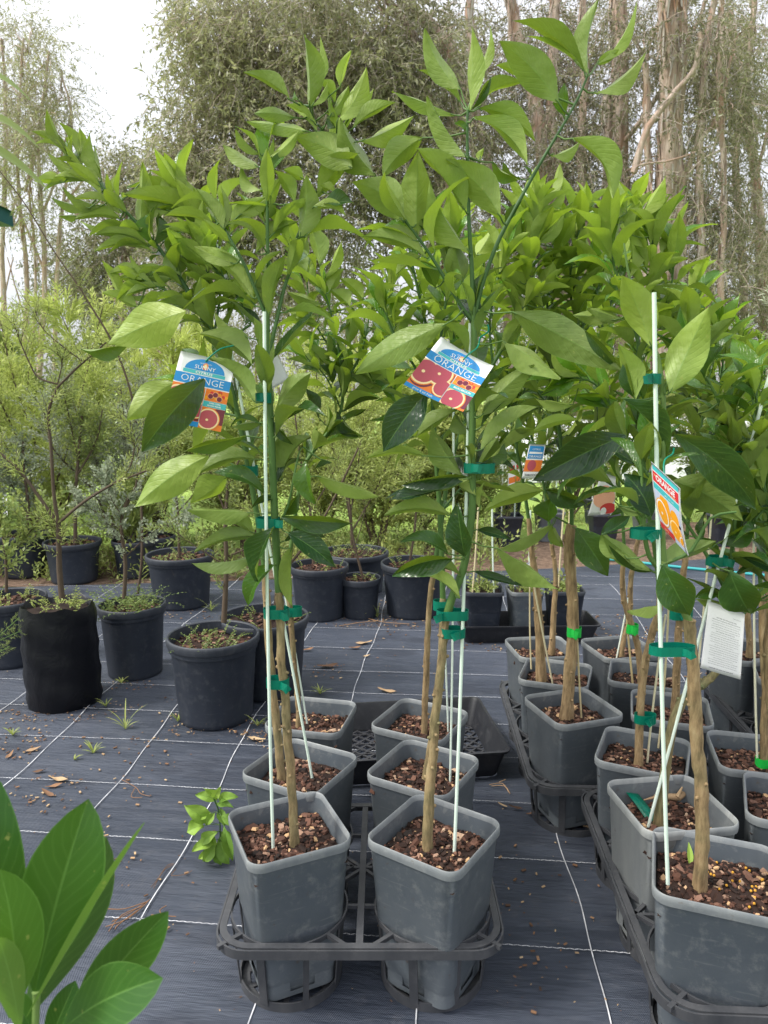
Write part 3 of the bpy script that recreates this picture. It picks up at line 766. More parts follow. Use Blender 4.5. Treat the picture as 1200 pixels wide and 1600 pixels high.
A2 = citrus('orange tree leaning left in the second grey pot of the left middle row', (-.212, 1.753), -28,
  [(440, 1215), (434, 1150), (424, 1060), (419, 990), (416, 930), (414, 890)],
  [([(414, 890), (404, 820), (390, 740), (372, 650), (352, 570), (335, 520), (322, 500)], .0075, .005, .45),
   ([(322, 500), (291, 450), (268, 415), (246, 385), (212, 346), (180, 315), (150, 280), (122, 255), (108, 240)], .0058, .002, .1),
   ([(330, 515), (327, 470), (324, 430), (322, 400)], .0035, .002, .2),
   ([(352, 570), (375, 520), (392, 500), (355, 440), (335, 420), (315, 380)], .0032, .0018, .35),
   ([(340, 530), (300, 470), (262, 455), (230, 440)], .003, .0016, .3),
   ([(335, 520), (345, 440, 2), (330, 360, 3), (300, 320, 3), (290, 300, 3)], .0032, .0016, .3),
   ([(372, 650), (340, 640, 3), (320, 600, 4)], .003, .0016, .3)],
  stakes=[([(487, 1213), (352, 505)], .0042, .18)], ties=[(388, 735, 30, .3, 0), (430, 958, 36, .3)], seed=13, ttone=.35, dust=.08,
  auto=[(1, dict(start=.12, Lr=(.06, .10), dens=1.1, tone=(.4, .7))), (2, dict(start=.2, Lr=(.07, .11))), (3, dict(start=.3, Lr=(.08, .12))), (4, dict(start=.2, Lr=(.06, .10), tone=(.5, .7))), (5, dict(start=.15, Lr=(.09, .14), dens=1.3, tone=(.45, .75))), (6, dict(start=.3)), (0, dict(start=.35, step=.05, Lr=(.10, .14), tone=(.2, .4)))],
  leaves='''z 40 170
345 360 195 75 90 u .6 10
262 325 35 140 80 u .4 20
335 290 335 115 60 u .6
475 440 400 150 100 u .55
300 385 140 280 60 u .6
330 430 190 350 50 u .5
485 560 180 425 110 u .6 25
240 460 55 455 70 u .6 10
470 610 230 490 80 u .5
400 620 150 550 70 u .6
600 690 305 690 90 u .4 20
550 760 340 700 60 u .95 0 2
640 740 480 710 40 u .5
330 670 205 670 50 u .7 10 2
600 650 500 490 70 u .5
530 520 565 410 50 u .6
715 760 732 335 130 u .5 -15 -2
740 440 780 385 40 u .5 0 2
770 860 425 790 110 u .55 25
800 900 430 890 100 u .5 20
800 850 790 640 110 t .6
930 560 875 385 80 u .7
1020 640 1000 440 70 u .6
870 600 735 510 80 u .5
900 640 735 560 80 u .5
1170 720 865 660 75 u .5 15
1190 700 1050 490 110 u .5
960 1030 925 840 100 u .5
920 1080 590 1050 80 u .6 12
870 1110 620 1170 60 u .6
740 1000 500 1040 60 u .7
590 1180 480 950 70 u .7
700 1240 480 1150 90 u .7
z 160 300
610 440 400 200 110 u .55 0 1
490 520 430 330 110 u .35 0 -1
430 540 110 540 100 u .5 20
390 600 150 650 70 u .6
320 330 350 130 110 t .3 0 -1
300 580 120 500 70 u .5
z 0 400
505 580 830 530 100 t .6
''')
B2 = citrus('slim citrus tree in the second grey pot of the right middle row', (.101, 1.745), -30,
  [(664, 1220), (676, 1150), (686, 1080), (690, 1000), (692, 935)],
  [([(692, 935), (690, 860), (686, 780), (680, 700), (676, 620), (674, 560)], .007, .0045, .5),
   ([(674, 560), (664, 500), (650, 440), (640, 390), (634, 350)], .004, .002, .3),
   ([(676, 590), (690, 520), (700, 440), (704, 380)], .004, .002, .3),
   ([(676, 620), (640, 560), (615, 520), (600, 480)], .0035, .0018, .3),
   ([(688, 800), (740, 740), (780, 700)], .003, .0018, .3)],
  stakes=[([(703, 1222), (708, 560)], .0036, .3)], ties=[(692, 945, 30, .3, 0)], seed=14, r0=.010, ttone=.5,
  auto=[(1, dict(start=.1, dens=1.1)), (2, dict(start=.05)), (3, dict(start=.2)), (4, dict(start=.3, tone=(.2, .4))), (0, dict(start=.35, step=.06, tone=(.2, .4)))])
A3 = citrus('young lime green citrus tree in the rear left pot, before the black flat tray', (-.212, 2.05), -12,
  [(466, 1142), (466, 1100), (462, 1060), (455, 980), (450, 905)],
  [([(450, 905), (455, 850), (472, 740), (490, 705), (515, 672), (533, 640), (536, 600)], .0062, .004, .6),
   ([(536, 600), (528, 540), (515, 480), (503, 445)], .0034, .0016, .5),
   ([(536, 600), (562, 560), (572, 520), (580, 480)], .003, .0016, .5),
   ([(533, 640), (510, 590), (480, 560)], .0026, .0016, .5),
   ([(530, 620, 3), (560, 560, 6), (600, 500, 8), (612, 430, 8)], .003, .0016, .5), ([(528, 560, 3), (490, 500, 6), (478, 430, 8), (470, 390, 8)], .003, .0016, .5)],
  stakes=[([(481, 1140), (436, 880)], .0036, .25)], ties=[(455, 955, 34, .35)], seed=15, r0=.0085, ttone=.3,
  auto=[(2, dict(start=.1, Lr=(.08, .12), tone=(.6, .95))), (3, dict(start=.1, Lr=(.08, .12), tone=(.5, .8))), (1, dict(start=.1, step=.04, Lr=(.07, .11), tone=(.7, .95))), (0, dict(start=.45, step=.045, tone=(.3, .6))), (4, dict(start=.1, Lr=(.08, .12), tone=(.6, .9))), (5, dict(start=.15, Lr=(.08, .12), tone=(.5, .8)))],
  leaves='''z 340 300
640 450 575 190 120 u .6
560 510 410 340 100 u .45
580 545 365 450 75 u .5 15
640 600 600 440 70 u .8
670 540 775 305 75 u .85
700 620 790 480 100 u .5
660 700 435 625 80 u .6 10
620 775 410 700 70 u .65 10
660 855 350 850 75 u .85 20
910 670 770 540 90 u .6
910 660 1100 575 80 u .75
830 720 700 610 100 u .6
840 720 815 960 90 u .65
1010 760 1200 620 70 u .75
1020 850 1200 780 90 u .8
690 880 680 1050 50 u .5
700 1100 545 950 80 u .6
700 1160 430 1045 100 u .5 10
430 110 620 260 70 u .6
z 360 560
550 370 450 170 100 t .15 -15
710 330 925 250 75 t .2 -10
665 330 800 490 100 t .3 -15
570 530 815 500 100 t .15 -30
780 200 1120 80 120 u .55 -10
870 190 1150 130 100 u .7
720 120 990 0 130 u .4
640 150 560 40 90 t .1''')
B3 = citrus('tall citrus tree in the rear right pot, before the black flat tray', (.106, 2.02), -28,
  [(663, 1148), (665, 1080), (668, 1000), (673, 925), (680, 880)],
  [([(680, 880), (692, 800), (705, 720), (735, 640), (770, 570), (800, 520)], .007, .0045, .4),
   ([(800, 520), (820, 475), (826, 430), (834, 370), (838, 330)], .004, .002, .25),
   ([(770, 570), (765, 500), (780, 430), (790, 380)], .0035, .002, .3),
   ([(705, 720), (640, 660), (610, 600), (600, 560)], .003, .0018, .3),
   ([(735, 640), (710, 560), (712, 480)], .003, .0018, .4)],
  stakes=[([(700, 1140), (690, 900)], .0034, .4)], seed=16, r0=.0095, ttone=.15,
  auto=[(1, dict(start=.1, dens=1.2, tone=(.5, .95))), (2, dict(start=.2, tone=(.5, .9))), (3, dict(start=.2)), (4, dict(start=.1)), (0, dict(start=.5, step=.05))],
  leaves='''z 800 260
150 320 225 40 90 u .95
210 220 300 -20 80 u .7 0 2
220 260 325 110 70 u .95 0 3
170 480 325 300 80 u .8
250 500 380 220 90 u .6 0 4
170 810 260 590 120 u .85
240 790 310 640 100 u .8
100 580 60 320 80 u .7
z 560 200
1020 970 850 740 110 u .6
740 790 850 600 120 u .95 0 4
1150 1120 850 920 140 u .75
465 1165 350 875 115 u .9 0 8''')
# ---- right front tray
b = MB(); b.strap([PZ(x, y, .305) + Vector((0, 0, dz)) for x, y, dz in ((985, 1250, .022), (1000, 1262, .012), (1014, 1276, .004), (1036, 1284, .003))], .030, .001, (.3, 1, .15), .1)
props(b.build('tape_scrap', M['tie'], None), 'loose end of dark green tape lying on the soil of the dusty right pot', 'tape')
b = MB(); b.tube([PZ(x, y, .315) for x, y in ((1078, 1232), (1060, 1246), (1035, 1244), (1012, 1240))], [.007, .009, .007, .003], 7, .75); b.tube([PZ(1058, 1246, .318), PZ(1066, 1230, .335)], [.006, .002], 6, .8); b.tube([PZ(1030, 1244, .318), PZ(1006, 1250, .318)], [.005, .0015], 6, .7)
props(b.build('dead_root', M['dry'], None), 'pale forked dead root lying on the soil of the dusty right pot', 'root')
Lv = Leaves(); Lv.leaf(PZ(1078, 1356, .310), PZ(1076, 1316, .345), Vector((0, -1, .3)), .014, .4, 0, None, .05, .3, 1.0); props(Lv.build('yellow_leaf', M['weed'], None), 'small upright yellow leaf stub in the soil of the nearest right pot', 'leaf')
C1 = citrus('orange tree with thick trunk in the nearest right front pot, orange fruit tag', (.662, 1.335), -20,
  [(1092, 1392), (1097, 1320), (1096, 1240), (1090, 1170), (1086, 1090), (1081, 1020), (1077, 968)],
  [([(1077, 972), (1062, 940), (1042, 900), (1035, 850), (1034, 760), (1036, 680), (1036, 620), (1028, 560), (1017, 540)], .0075, .004, .8),
   ([(1042, 900), (1015, 870), (1006, 820), (1003, 750), (1000, 700)], .005, .003, .6),
   ([(1035, 620), (1045, 590), (1047, 610)], .003, .0016, .8),
   ([(1040, 880), (1080, 860), (1110, 810), (1150, 800)], .004, .002, .5),
   ([(1017, 540), (1010, 500), (985, 440), (975, 380)], .003, .0018, .7)],
  stakes=[([(1043, 1356, -3), (1022, 457, -3)], .0048, .12)],
  ties=[(1050, 1015, 72, .3, -2), (1009, 833, 48, .2, -2), (1021, 592, 20, .1, -2)], seed=17, r0=.0138, r1=.0108, ttone=.2, beads=20, side=.238, dust=.03, knots=8,
  auto=[(1, dict(start=.35, tone=(.1, .35), step=.05))],
  leaves='''z 900 440
470 400 288 -40 195 u .72 0 -1
590 690 832 155 230 u .75 -12 -3
420 740 370 560 60 t .1
z 740 460
1010 660 905 310 135 u .75 0 -1
1020 660 960 370 65 t .1
925 650 1170 1060 165 t .2 -40 -1
z 900 660
540 890 880 740 150 u .35 20 -1
540 890 705 1205 225 t .3 0 -4
470 930 200 760 60 t .3 0 3
480 930 160 700 130 u .4 20 1
540 1140 320 1180 95 u .42 20 -1
z 740 700
1110 430 940 160 190 t .08 20 -1
960 690 800 520 130 u .45 0 2
800 540 978 425 95 t .22 20 -1
900 360 1090 410 60 u .2 0 1''')
C2 = citrus('old citrus tree with side branch in the dusty second pot, right front tray', (.662, 1.578), 8,
  [(1032, 1272), (1040, 1200), (1052, 1130), (1075, 1085), (1100, 1068), (1125, 1045)],
  [([(1125, 1045), (1140, 990), (1138, 930), (1145, 850), (1150, 760), (1145, 690)], .0068, .004, .6),
   ([(1138, 930), (1100, 860), (1060, 800), (1010, 740), (980, 690)], .0045, .0025, .5),
   ([(1145, 850), (1190, 800), (1230, 740)], .004, .0025, .4),
   ([(1145, 700), (1120, 620), (1085, 560), (1080, 520)], .004, .002, .6),
   ([(1140, 990), (1170, 950), (1200, 930)], .0035, .002, .5)],
  stakes=[([(1017, 1276, -1), (1204, 578, -1)], .0046, .35)],
  ties=[(1120, 876, 32, .2), (1160, 712, 30, .2)], seed=18, r0=.0125, ttone=.75, dust=.75, soil=.285,
  auto=[(0, dict(start=.3, tone=(.1, .4), Lr=(.11, .15))), (2, dict(start=.2, tone=(.1, .3), Lr=(.11, .15))), (3, dict(start=.2, tone=(.3, .6))), (4, dict(start=.3, tone=(.1, .3))), (1, dict(start=.3, tone=(.1, .3), step=.05))],
  leaves='''z 740 460
950 880 365 1165 230 t .1 15 -8
z 900 440
790 640 935 400 150 t .4
760 830 985 650 150 u .45
1095 820 855 720 60 t .35 10
1110 735 900 625 60 t .35 10
1090 985 835 880 130 u .55 15
1050 1050 800 920 110 t .5 10
620 955 1125 1420 235 t .28 -45 -12
z 900 660
610 370 1045 620 235 u .28 -30 -8
885 755 1115 600 140 t .3
960 930 1090 1195 245 t .08 0 -9
1030 840 1330 1000 130 t .1 -20 -5
900 1050 740 1095 80 t .3 15
930 1130 745 1100 70 u .4
1060 330 1290 120 200 u .3 -10 -3
1180 620 1110 420 150 u .3''')
C3 = citrus('citrus tree with a short green tie in the third pot, right front tray', (.688, 1.83), -25,
  [(998, 1192), (1000, 1120), (1006, 1050), (1016, 1000), (1030, 950), (1030, 915)],
  [([(1030, 915), (1022, 850), (1010, 780), (1004, 700), (1000, 640), (995, 580)], .0065, .004, .5),
   ([(995, 580), (1000, 500), (1015, 440), (1019, 400), (1018, 370)], .004, .002, .5),
   ([(1004, 700), (960, 640), (930, 600), (900, 590)], .004, .002, .5),
   ([(1000, 640), (1050, 600), (1080, 560)], .004, .002, .5),
   ([(1010, 780), (960, 760), (930, 740)], .0035, .002, .4),
   ([(998, 540), (975, 460), (955, 400), (950, 345)], .004, .0018, .5), ([(997, 560), (1030, 500), (1050, 440), (1052, 400)], .0035, .0018, .5)],
  stakes=[([(1012, 1192), (1040, 960)], .0036, .8), ([(1030, 1150, 8), (1045, 940, 8)], .0034, .9)],
  ties=[(1008, 1122, 34, .3, -2)], seed=19, r0=.0115, ttone=.05,
  auto=[(1, dict(start=.1, tone=(.6, .95))), (5, dict(start=.1, tone=(.6, .95), dens=1.2)), (6, dict(start=.15, tone=(.5, .9))), (0, dict(start=.3, tone=(.1, .5), step=.04)), (2, dict(start=.15, tone=(.5, .9))), (3, dict(start=.2, tone=(.3, .6))), (4, dict(start=.2, tone=(.2, .5)))],
  leaves='''z 800 260
980 310 1080 180 70 t .7
890 500 985 180 110 u .6
930 550 1060 400 90 u .72
860 750 1112 745 90 u .85 -15
840 640 760 490 80 u .7
915 1020 1040 905 100 u .4
940 900 1060 790 40 u .6
700 350 490 215 90 u .85
720 290 635 60 100 u .85
790 330 960 60 100 u .95
750 430 800 220 110 u .7
730 700 715 380 110 u .88
690 960 470 890 85 u .6 10
640 960 380 930 90 u .6 10
z 740 460
900 660 595 640 110 t .85 15 2
620 690 380 650 100 u .85 10 2
420 630 660 480 130 t .85 -20 2
820 770 950 740 90 t .95''')
C4 = citrus('citrus tree with a rough grey trunk in the pot right of the third pot', (.862, 2.10), -18,
  [(1054, 1122), (1057, 1060), (1060, 990), (1066, 920), (1072, 860)],
  [([(1072, 860), (1078, 780), (1090, 700), (1100, 640)], .006, .004, .5),
   ([(1090, 700), (1120, 620), (1130, 560), (1125, 520)], .004, .002, .5),
   ([(1100, 640), (1075, 570), (1060, 510)], .004, .002, .5),
   ([(1078, 780), (1130, 740), (1160, 700)], .0035, .002, .4),
   ([(1075, 570), (1082, 520), (1078, 480), (1085, 455)], .003, .0016, .5)],
  stakes=[([(1082, 1118, -2), (1112, 800, -2)], .0036, .8)], ties=[(1064, 960, 36, .3)], seed=20, r0=.0125, ttone=.0,
  auto=[(0, dict(start=.3, tone=(.1, .4), step=.04)), (1, dict(start=.1, tone=(.4, .8))), (2, dict(start=.1, tone=(.4, .8))), (3, dict(start=.2, tone=(.2, .5))), (4, dict(start=.1, tone=(.6, .9)))])
# ---- middle tray
D1 = citrus('citrus tree with smooth tan trunk and bright green tie, front pot of the middle tray', (.570, 2.11), 18,
  [(886, 1112), (890, 1050), (895, 980), (893, 910), (888, 860), (893, 820)],
  [([(893, 825), (892, 780), (880, 720), (872, 650), (866, 580), (858, 520)], .0065, .004, .4),
   ([(858, 520), (855, 470), (862, 420), (870, 380)], .004, .002, .4),
   ([(866, 580), (905, 520), (930, 470), (935, 430)], .004, .002, .4),
   ([(893, 822), (862, 805), (830, 800)], .003, .0018, .6),
   ([(872, 650), (830, 600), (810, 560)], .0035, .002, .4),
   ([(880, 720), (920, 690), (940, 660)], .0035, .002, .3),
   ([(905, 520), (890, 450), (900, 380), (912, 335)], .0038, .0018, .4), ([(858, 520), (830, 440), (815, 380), (822, 330)], .0038, .0018, .4)],
  stakes=[([(908, 1108), (898, 845)], .0036, .95)], ties=[(897, 987, 22, .95)], seed=21, r0=.0185, r1=.0145, ttone=-.1, knots=12,
  auto=[(0, dict(start=.3, tone=(.1, .5), step=.035)), (1, dict(start=.05, tone=(.5, .9), dens=1.2)), (2, dict(start=.05, tone=(.5, .9), dens=1.2)), (4, dict(start=.2, tone=(.4, .8))), (5, dict(start=.2, tone=(.2, .5))), (6, dict(start=.1, tone=(.6, .95), dens=1.2)), (7, dict(start=.1, tone=(.6, .95), dens=1.2))],
  leaves='''z 740 700
490 480 150 640 100 u .45 25 -3
440 265 70 390 130 u .65 15 -3
480 320 470 465 150 t .6 0 -2
450 260 700 350 120 t .2 -15 -2
640 500 838 800 200 t .4 0 -5
800 110 560 240 130 t .15 15 -4
490 490 560 620 90 u .45 0 0
z 800 260
400 440 420 270 60 u .6
640 470 450 250 90 u .45
540 640 445 360 170 u .85
500 650 480 500 70 u .95
390 700 205 515 130 u .85 10
665 820 300 730 100 u .75 20''')
D2 = citrus('citrus tree with two stakes in the second pot of the middle tray', (.582, 2.38), -20,
  [(846, 1050), (842, 980), (838, 920), (832, 870), (826, 810)],
  [([(826, 810), (815, 740), (800, 660), (790, 600)], .006, .004, .4),
   ([(790, 600), (775, 520), (760, 450), (750, 400)], .004, .002, .4),
   ([(800, 660), (830, 580), (850, 510)], .004, .002, .4),
   ([(815, 740), (850, 700), (870, 690)], .0035, .002, .3)],
  stakes=[([(830, 1030), (829, 880)], .0034, .9), ([(862, 1060, -3), (830, 890, -3)], .0036, .85)], seed=22, r0=.0175, ttone=-.1,
  auto=[(0, dict(start=.3, tone=(.2, .5), step=.035)), (1, dict(start=.05, tone=(.5, .9), dens=1.3)), (2, dict(start=.05, tone=(.5, .9), dens=1.2)), (3, dict(start=.2, tone=(.2, .5)))])
D3 = citrus('citrus tree in the rear left pot of the middle tray', (.585, 2.63), 8,
  [(862, 1010), (866, 950), (868, 900), (862, 850)],
  [([(862, 850), (850, 760), (830, 680), (810, 620)], .006, .004, .4),
   ([(810, 620), (720, 540), (690, 480), (680, 430)], .004, .002, .5),
   ([(830, 680), (890, 580), (910, 500), (905, 440)], .004, .002, .5)],
  seed=23, ttone=.0, auto=[(0, dict(start=.2, tone=(.2, .5), step=.035)), (1, dict(start=.1, tone=(.6, .95), dens=1.4)), (2, dict(start=.1, tone=(.6, .95), dens=1.3))])
E2 = citrus('citrus tree with tan bamboo stake in the pot left of the hanging white care sheet', (.876, 2.37), -20,
  [(1003, 1062), (998, 1020), (990, 985), (978, 950), (972, 910), (976, 870)],
  [([(976, 870), (972, 800), (965, 740), (960, 680)], .006, .004, .5),
   ([(960, 680), (945, 600), (940, 520), (935, 470)], .004, .002, .5),
   ([(965, 740), (1000, 660), (1020, 600)], .004, .002, .4),
   ([(940, 520), (965, 440), (985, 380), (990, 330)], .0036, .0018, .4)],
  stakes=[([(990, 1076), (972, 850)], .0042, 1.0)], ties=[(988, 982, 18, .95)], seed=24, r0=.0115, ttone=-.05,
  auto=[(0, dict(start=.3, tone=(.2, .5), step=.04)), (1, dict(start=.1, tone=(.5, .9), dens=1.2)), (2, dict(start=.1, tone=(.3, .7))), (3, dict(start=.05, tone=(.6, .95), dens=1.2))])
E1 = citrus('citrus tree with crooked trunk and white stake, rear right pot of the middle tray', (.878, 2.63), 12,
  [(970, 1036), (974, 1000), (984, 960), (985, 915), (990, 880), (998, 840)],
  [([(998, 840), (1010, 760), (1015, 700)], .0055, .004, .4),
   ([(1015, 700), (1000, 620), (1010, 540), (1020, 490)], .004, .002, .5),
   ([(1015, 700), (1050, 650), (1090, 600)], .004, .002, .4)],
  stakes=[([(962, 1034), (1003, 812)], .0040, .5)], seed=25, r0=.011, ttone=.1,
  auto=[(0, dict(start=.3, tone=(.2, .5), step=.04)), (1, dict(start=.1, tone=(.5, .9))), (2, dict(start=.1, tone=(.3, .7)))])
# ---- right edge
G2 = citrus('citrus tree cut by the right edge, second right hand pot of the front tray', (.958, 1.578), -24,
  [(1213, 1290), (1212, 1200), (1205, 1100), (1200, 1020), (1204, 960)],
  [([(1204, 960), (1210, 880), (1200, 800), (1190, 740)], .006, .004, .5), ([(1190, 740), (1185, 660), (1180, 600)], .004, .002, .5), ([(1200, 800), (1160, 780), (1140, 760)], .004, .002, .4)],
  seed=26, r0=.012, ttone=.3, auto=[(0, dict(start=.2, tone=(.1, .3), Lr=(.11, .15), step=.035)), (1, dict(start=.1, tone=(.4, .8))), (2, dict(start=.3, tone=(.1, .3), Lr=(.11, .15)))])
G1 = citrus('citrus tree with bright green tie at the right edge, third right hand pot', (.984, 1.815), -14,
  [(1196, 1205), (1194, 1150), (1196, 1080), (1192, 1000), (1190, 930)],
  [([(1190, 930), (1185, 850), (1192, 760)], .006, .004, .5), ([(1192, 760), (1180, 680), (1176, 610), (1180, 560)], .004, .002, .6)],
  stakes=[([(1184, 1196), (1178, 800)], .0036, .7)], ties=[(1192, 1190, 22, .95)], seed=27, ttone=.3,
  auto=[(0, dict(start=.2, tone=(.2, .5), step=.035)), (1, dict(start=.1, tone=(.9, 1.0), Lr=(.04, .07), dens=2.2))])
G4 = citrus('young citrus tree with light stake in the front pot of the far right tray', (1.375, 2.37), -20,
  [(1208, 1075), (1206, 1000), (1200, 920), (1200, 860)],
  [([(1200, 860), (1196, 760), (1190, 660)], .006, .004, .5), ([(1190, 660), (1165, 560), (1158, 520)], .004, .002, .6), ([(1190, 660), (1195, 580), (1190, 540)], .004, .002, .6)],
  stakes=[([(1192, 1052), (1191, 900)], .0036, .8)], ties=[(1196, 972, 18, .95)], seed=28, ttone=.1,
  auto=[(0, dict(start=.2, tone=(.2, .5), step=.035)), (1, dict(start=.05, tone=(.9, 1.0), Lr=(.04, .07), dens=2.4)), (2, dict(start=.05, tone=(.9, 1.0), Lr=(.04, .07), dens=2.4))])
G3 = citrus('citrus tree behind the care sheet, second pot of the far right tray', (1.345, 2.60), 10,
  [(1172, 1014), (1168, 960), (1160, 900), (1158, 850)],
  [([(1158, 850), (1150, 760), (1140, 690)], .0055, .004, .5), ([(1140, 690), (1120, 620), (1112, 560)], .004, .002, .6)],
  seed=29, ttone=.2, auto=[(0, dict(start=.2, tone=(.2, .5), step=.035)), (1, dict(start=.1, tone=(.4, .8)))])
# ================================================================ hanging plant tags
class Card:
    """a curved card: corners TL TR BR BL in space, bulged; u,v in 0..1"""
    def __init__(s, c, bulge=.006, bend='v'):
        s.c = c; s.n = (c[1] - c[0]).cross(c[3] - c[0]).normalized(); s.b = bulge; s.bend = bend
        if s.n.dot(CAMV - c[0]) < 0: s.n = -s.n
        s.w = ((c[1] - c[0]).length + (c[2] - c[3]).length) / 2; s.h = ((c[3] - c[0]).length + (c[2] - c[1]).length) / 2
    def p(s, u, v, z=0):
        c = s.c; q = c[0].lerp(c[1], u).lerp(c[3].lerp(c[2], u), v); t = u if s.bend == 'u' else v
        return tuple(q + s.n * (s.b * 4 * t * (1 - t) + z))
def card_body(b, C, z=-.0003, n=12):
    V = [C.p(i / n, j / n, z * (1 if k else -1)) for k in (0, 1) for j in range(n + 1) for i in range(n + 1)]; m = n + 1; o = m * m
    Fc = [(j * m + i, j * m + i + 1, (j + 1) * m + i + 1, (j + 1) * m + i) for j in range(n) for i in range(n)]
    Fc += [tuple(o + q for q in reversed(f)) for f in Fc]
    for i in range(n):
        Fc += [(i, i + 1, o + i + 1, o + i), (n * m + i, n * m + i + 1, o + n * m + i + 1, o + n * m + i), (i * m, (i + 1) * m, o + (i + 1) * m, o + i * m), (i * m + n, (i + 1) * m + n, o + (i + 1) * m + n, o + i * m + n)]
    b.add(V, Fc)
def rect(b, C, u0, v0, u1, v1, z, mat=0, n=10, sag=0):
    V = [C.p(u0 + (u1 - u0) * i / n, v0 + (v1 - v0) * j / n + sag * ((i / n - .5) ** 2 * 4 - 1), z) for j in range(n + 1) for i in range(n + 1)]; m = n + 1
    b.add(V, [(j * m + i, (j + 1) * m + i, (j + 1) * m + i + 1, j * m + i + 1) for j in range(n) for i in range(n)], mat=mat)
def disc(b, C, u, v, ru, rv, z, mat=0, a0=0, a1=360, clip=(0, 0, 1, 1), n=30):
    V = []
    for r_ in (0.02, .35, .7, 1):
        for k in range(n + 1):
            a = R(a0 + (a1 - a0) * k / n); V.append(C.p(min(max(u + ru * r_ * math.cos(a), clip[0]), clip[2]), min(max(v + rv * r_ * math.sin(a), clip[1]), clip[3]), z))
    m = n + 1; b.add(V, [(i * m + k, i * m + k + 1, (i + 1) * m + k + 1, (i + 1) * m + k) for i in range(3) for k in range(n)], mat=mat)
def slice_(b, C, u, v, ru, z, asp, mats, clip=(0, 0, 1, 1), core=True):
    """cut citrus fruit: skin, pith, flesh"""
    disc(b, C, u, v, ru * 1.08, ru * 1.08 * asp, z, mats[0], clip=clip); disc(b, C, u, v, ru, ru * asp, z + .0001, mats[1], clip=clip); disc(b, C, u, v, ru * .86, ru * .86 * asp, z + .0002, mats[2], clip=clip)
    if core: disc(b, C, u - ru * .08, v + ru * .06, ru * .13, ru * .11 * asp, z + .0003, mats[1], clip=clip)
def text(b, C, s_, u, v, size, z, mat=0, aspect=1.0, bold=.0, mirror=False, arc=0):
    """lettering centred at u,v ; size in card widths"""
    cu = bpy.data.curves.new('t', 'FONT'); cu.body = s_; cu.align_x = 'CENTER'; cu.align_y = 'CENTER'; cu.offset = bold; cu.resolution_u = 2
    o = bpy.data.objects.new('t', cu); COL.objects.link(o); dg = bpy.context.evaluated_depsgraph_get(); me = o.evaluated_get(dg).to_mesh()
    asp = C.w / C.h; V = []
    for q in me.vertices:
        x = q.co.x * aspect * (-1 if mirror else 1); V.append(C.p(u + x * size, v - q.co.y * size * asp + arc * (x * size) ** 2, z))
    Fc = [tuple(p.vertices) for p in me.polygons]
    if V: b.add(V, Fc, mat=mat)
    o.evaluated_get(dg).to_mesh_clear(); bpy.data.objects.remove(o); bpy.data.curves.remove(cu)
TM = ['white', 'blue', 'teal', 'red', 'orange', 'amber', 'flesh', 'deepflesh', 'pith', 'ink', 'peach', 'lilac', 'black']
TI = {k: i for i, k in enumerate(TM)}; TMATS = [M['p_' + k] for k in TM]
def tag_thing(label, corners, bulge, bend, draw, loop=None, group='tags hanging in the citrus trees', name='plant_tag', cat='plant tag'):
    C = Card(corners, bulge, bend); T = thing(name, label, cat, tuple(corners[0]), 0, group)
    b = MB(); card_body(b, C); b.build('card', M['p_white'], T)
    bb = {}; 
    def layer(nm): return bb.setdefault(nm, MB())
    draw(C, layer)
    for k, v in bb.items(): v.build(k, TMATS, T, smooth=False)
    if loop:
        b = MB(); b.tube(smooth_path(loop, 4), .0016, 6, .5); 
        b.build('cable_tie', M['tie'], T)
    return T
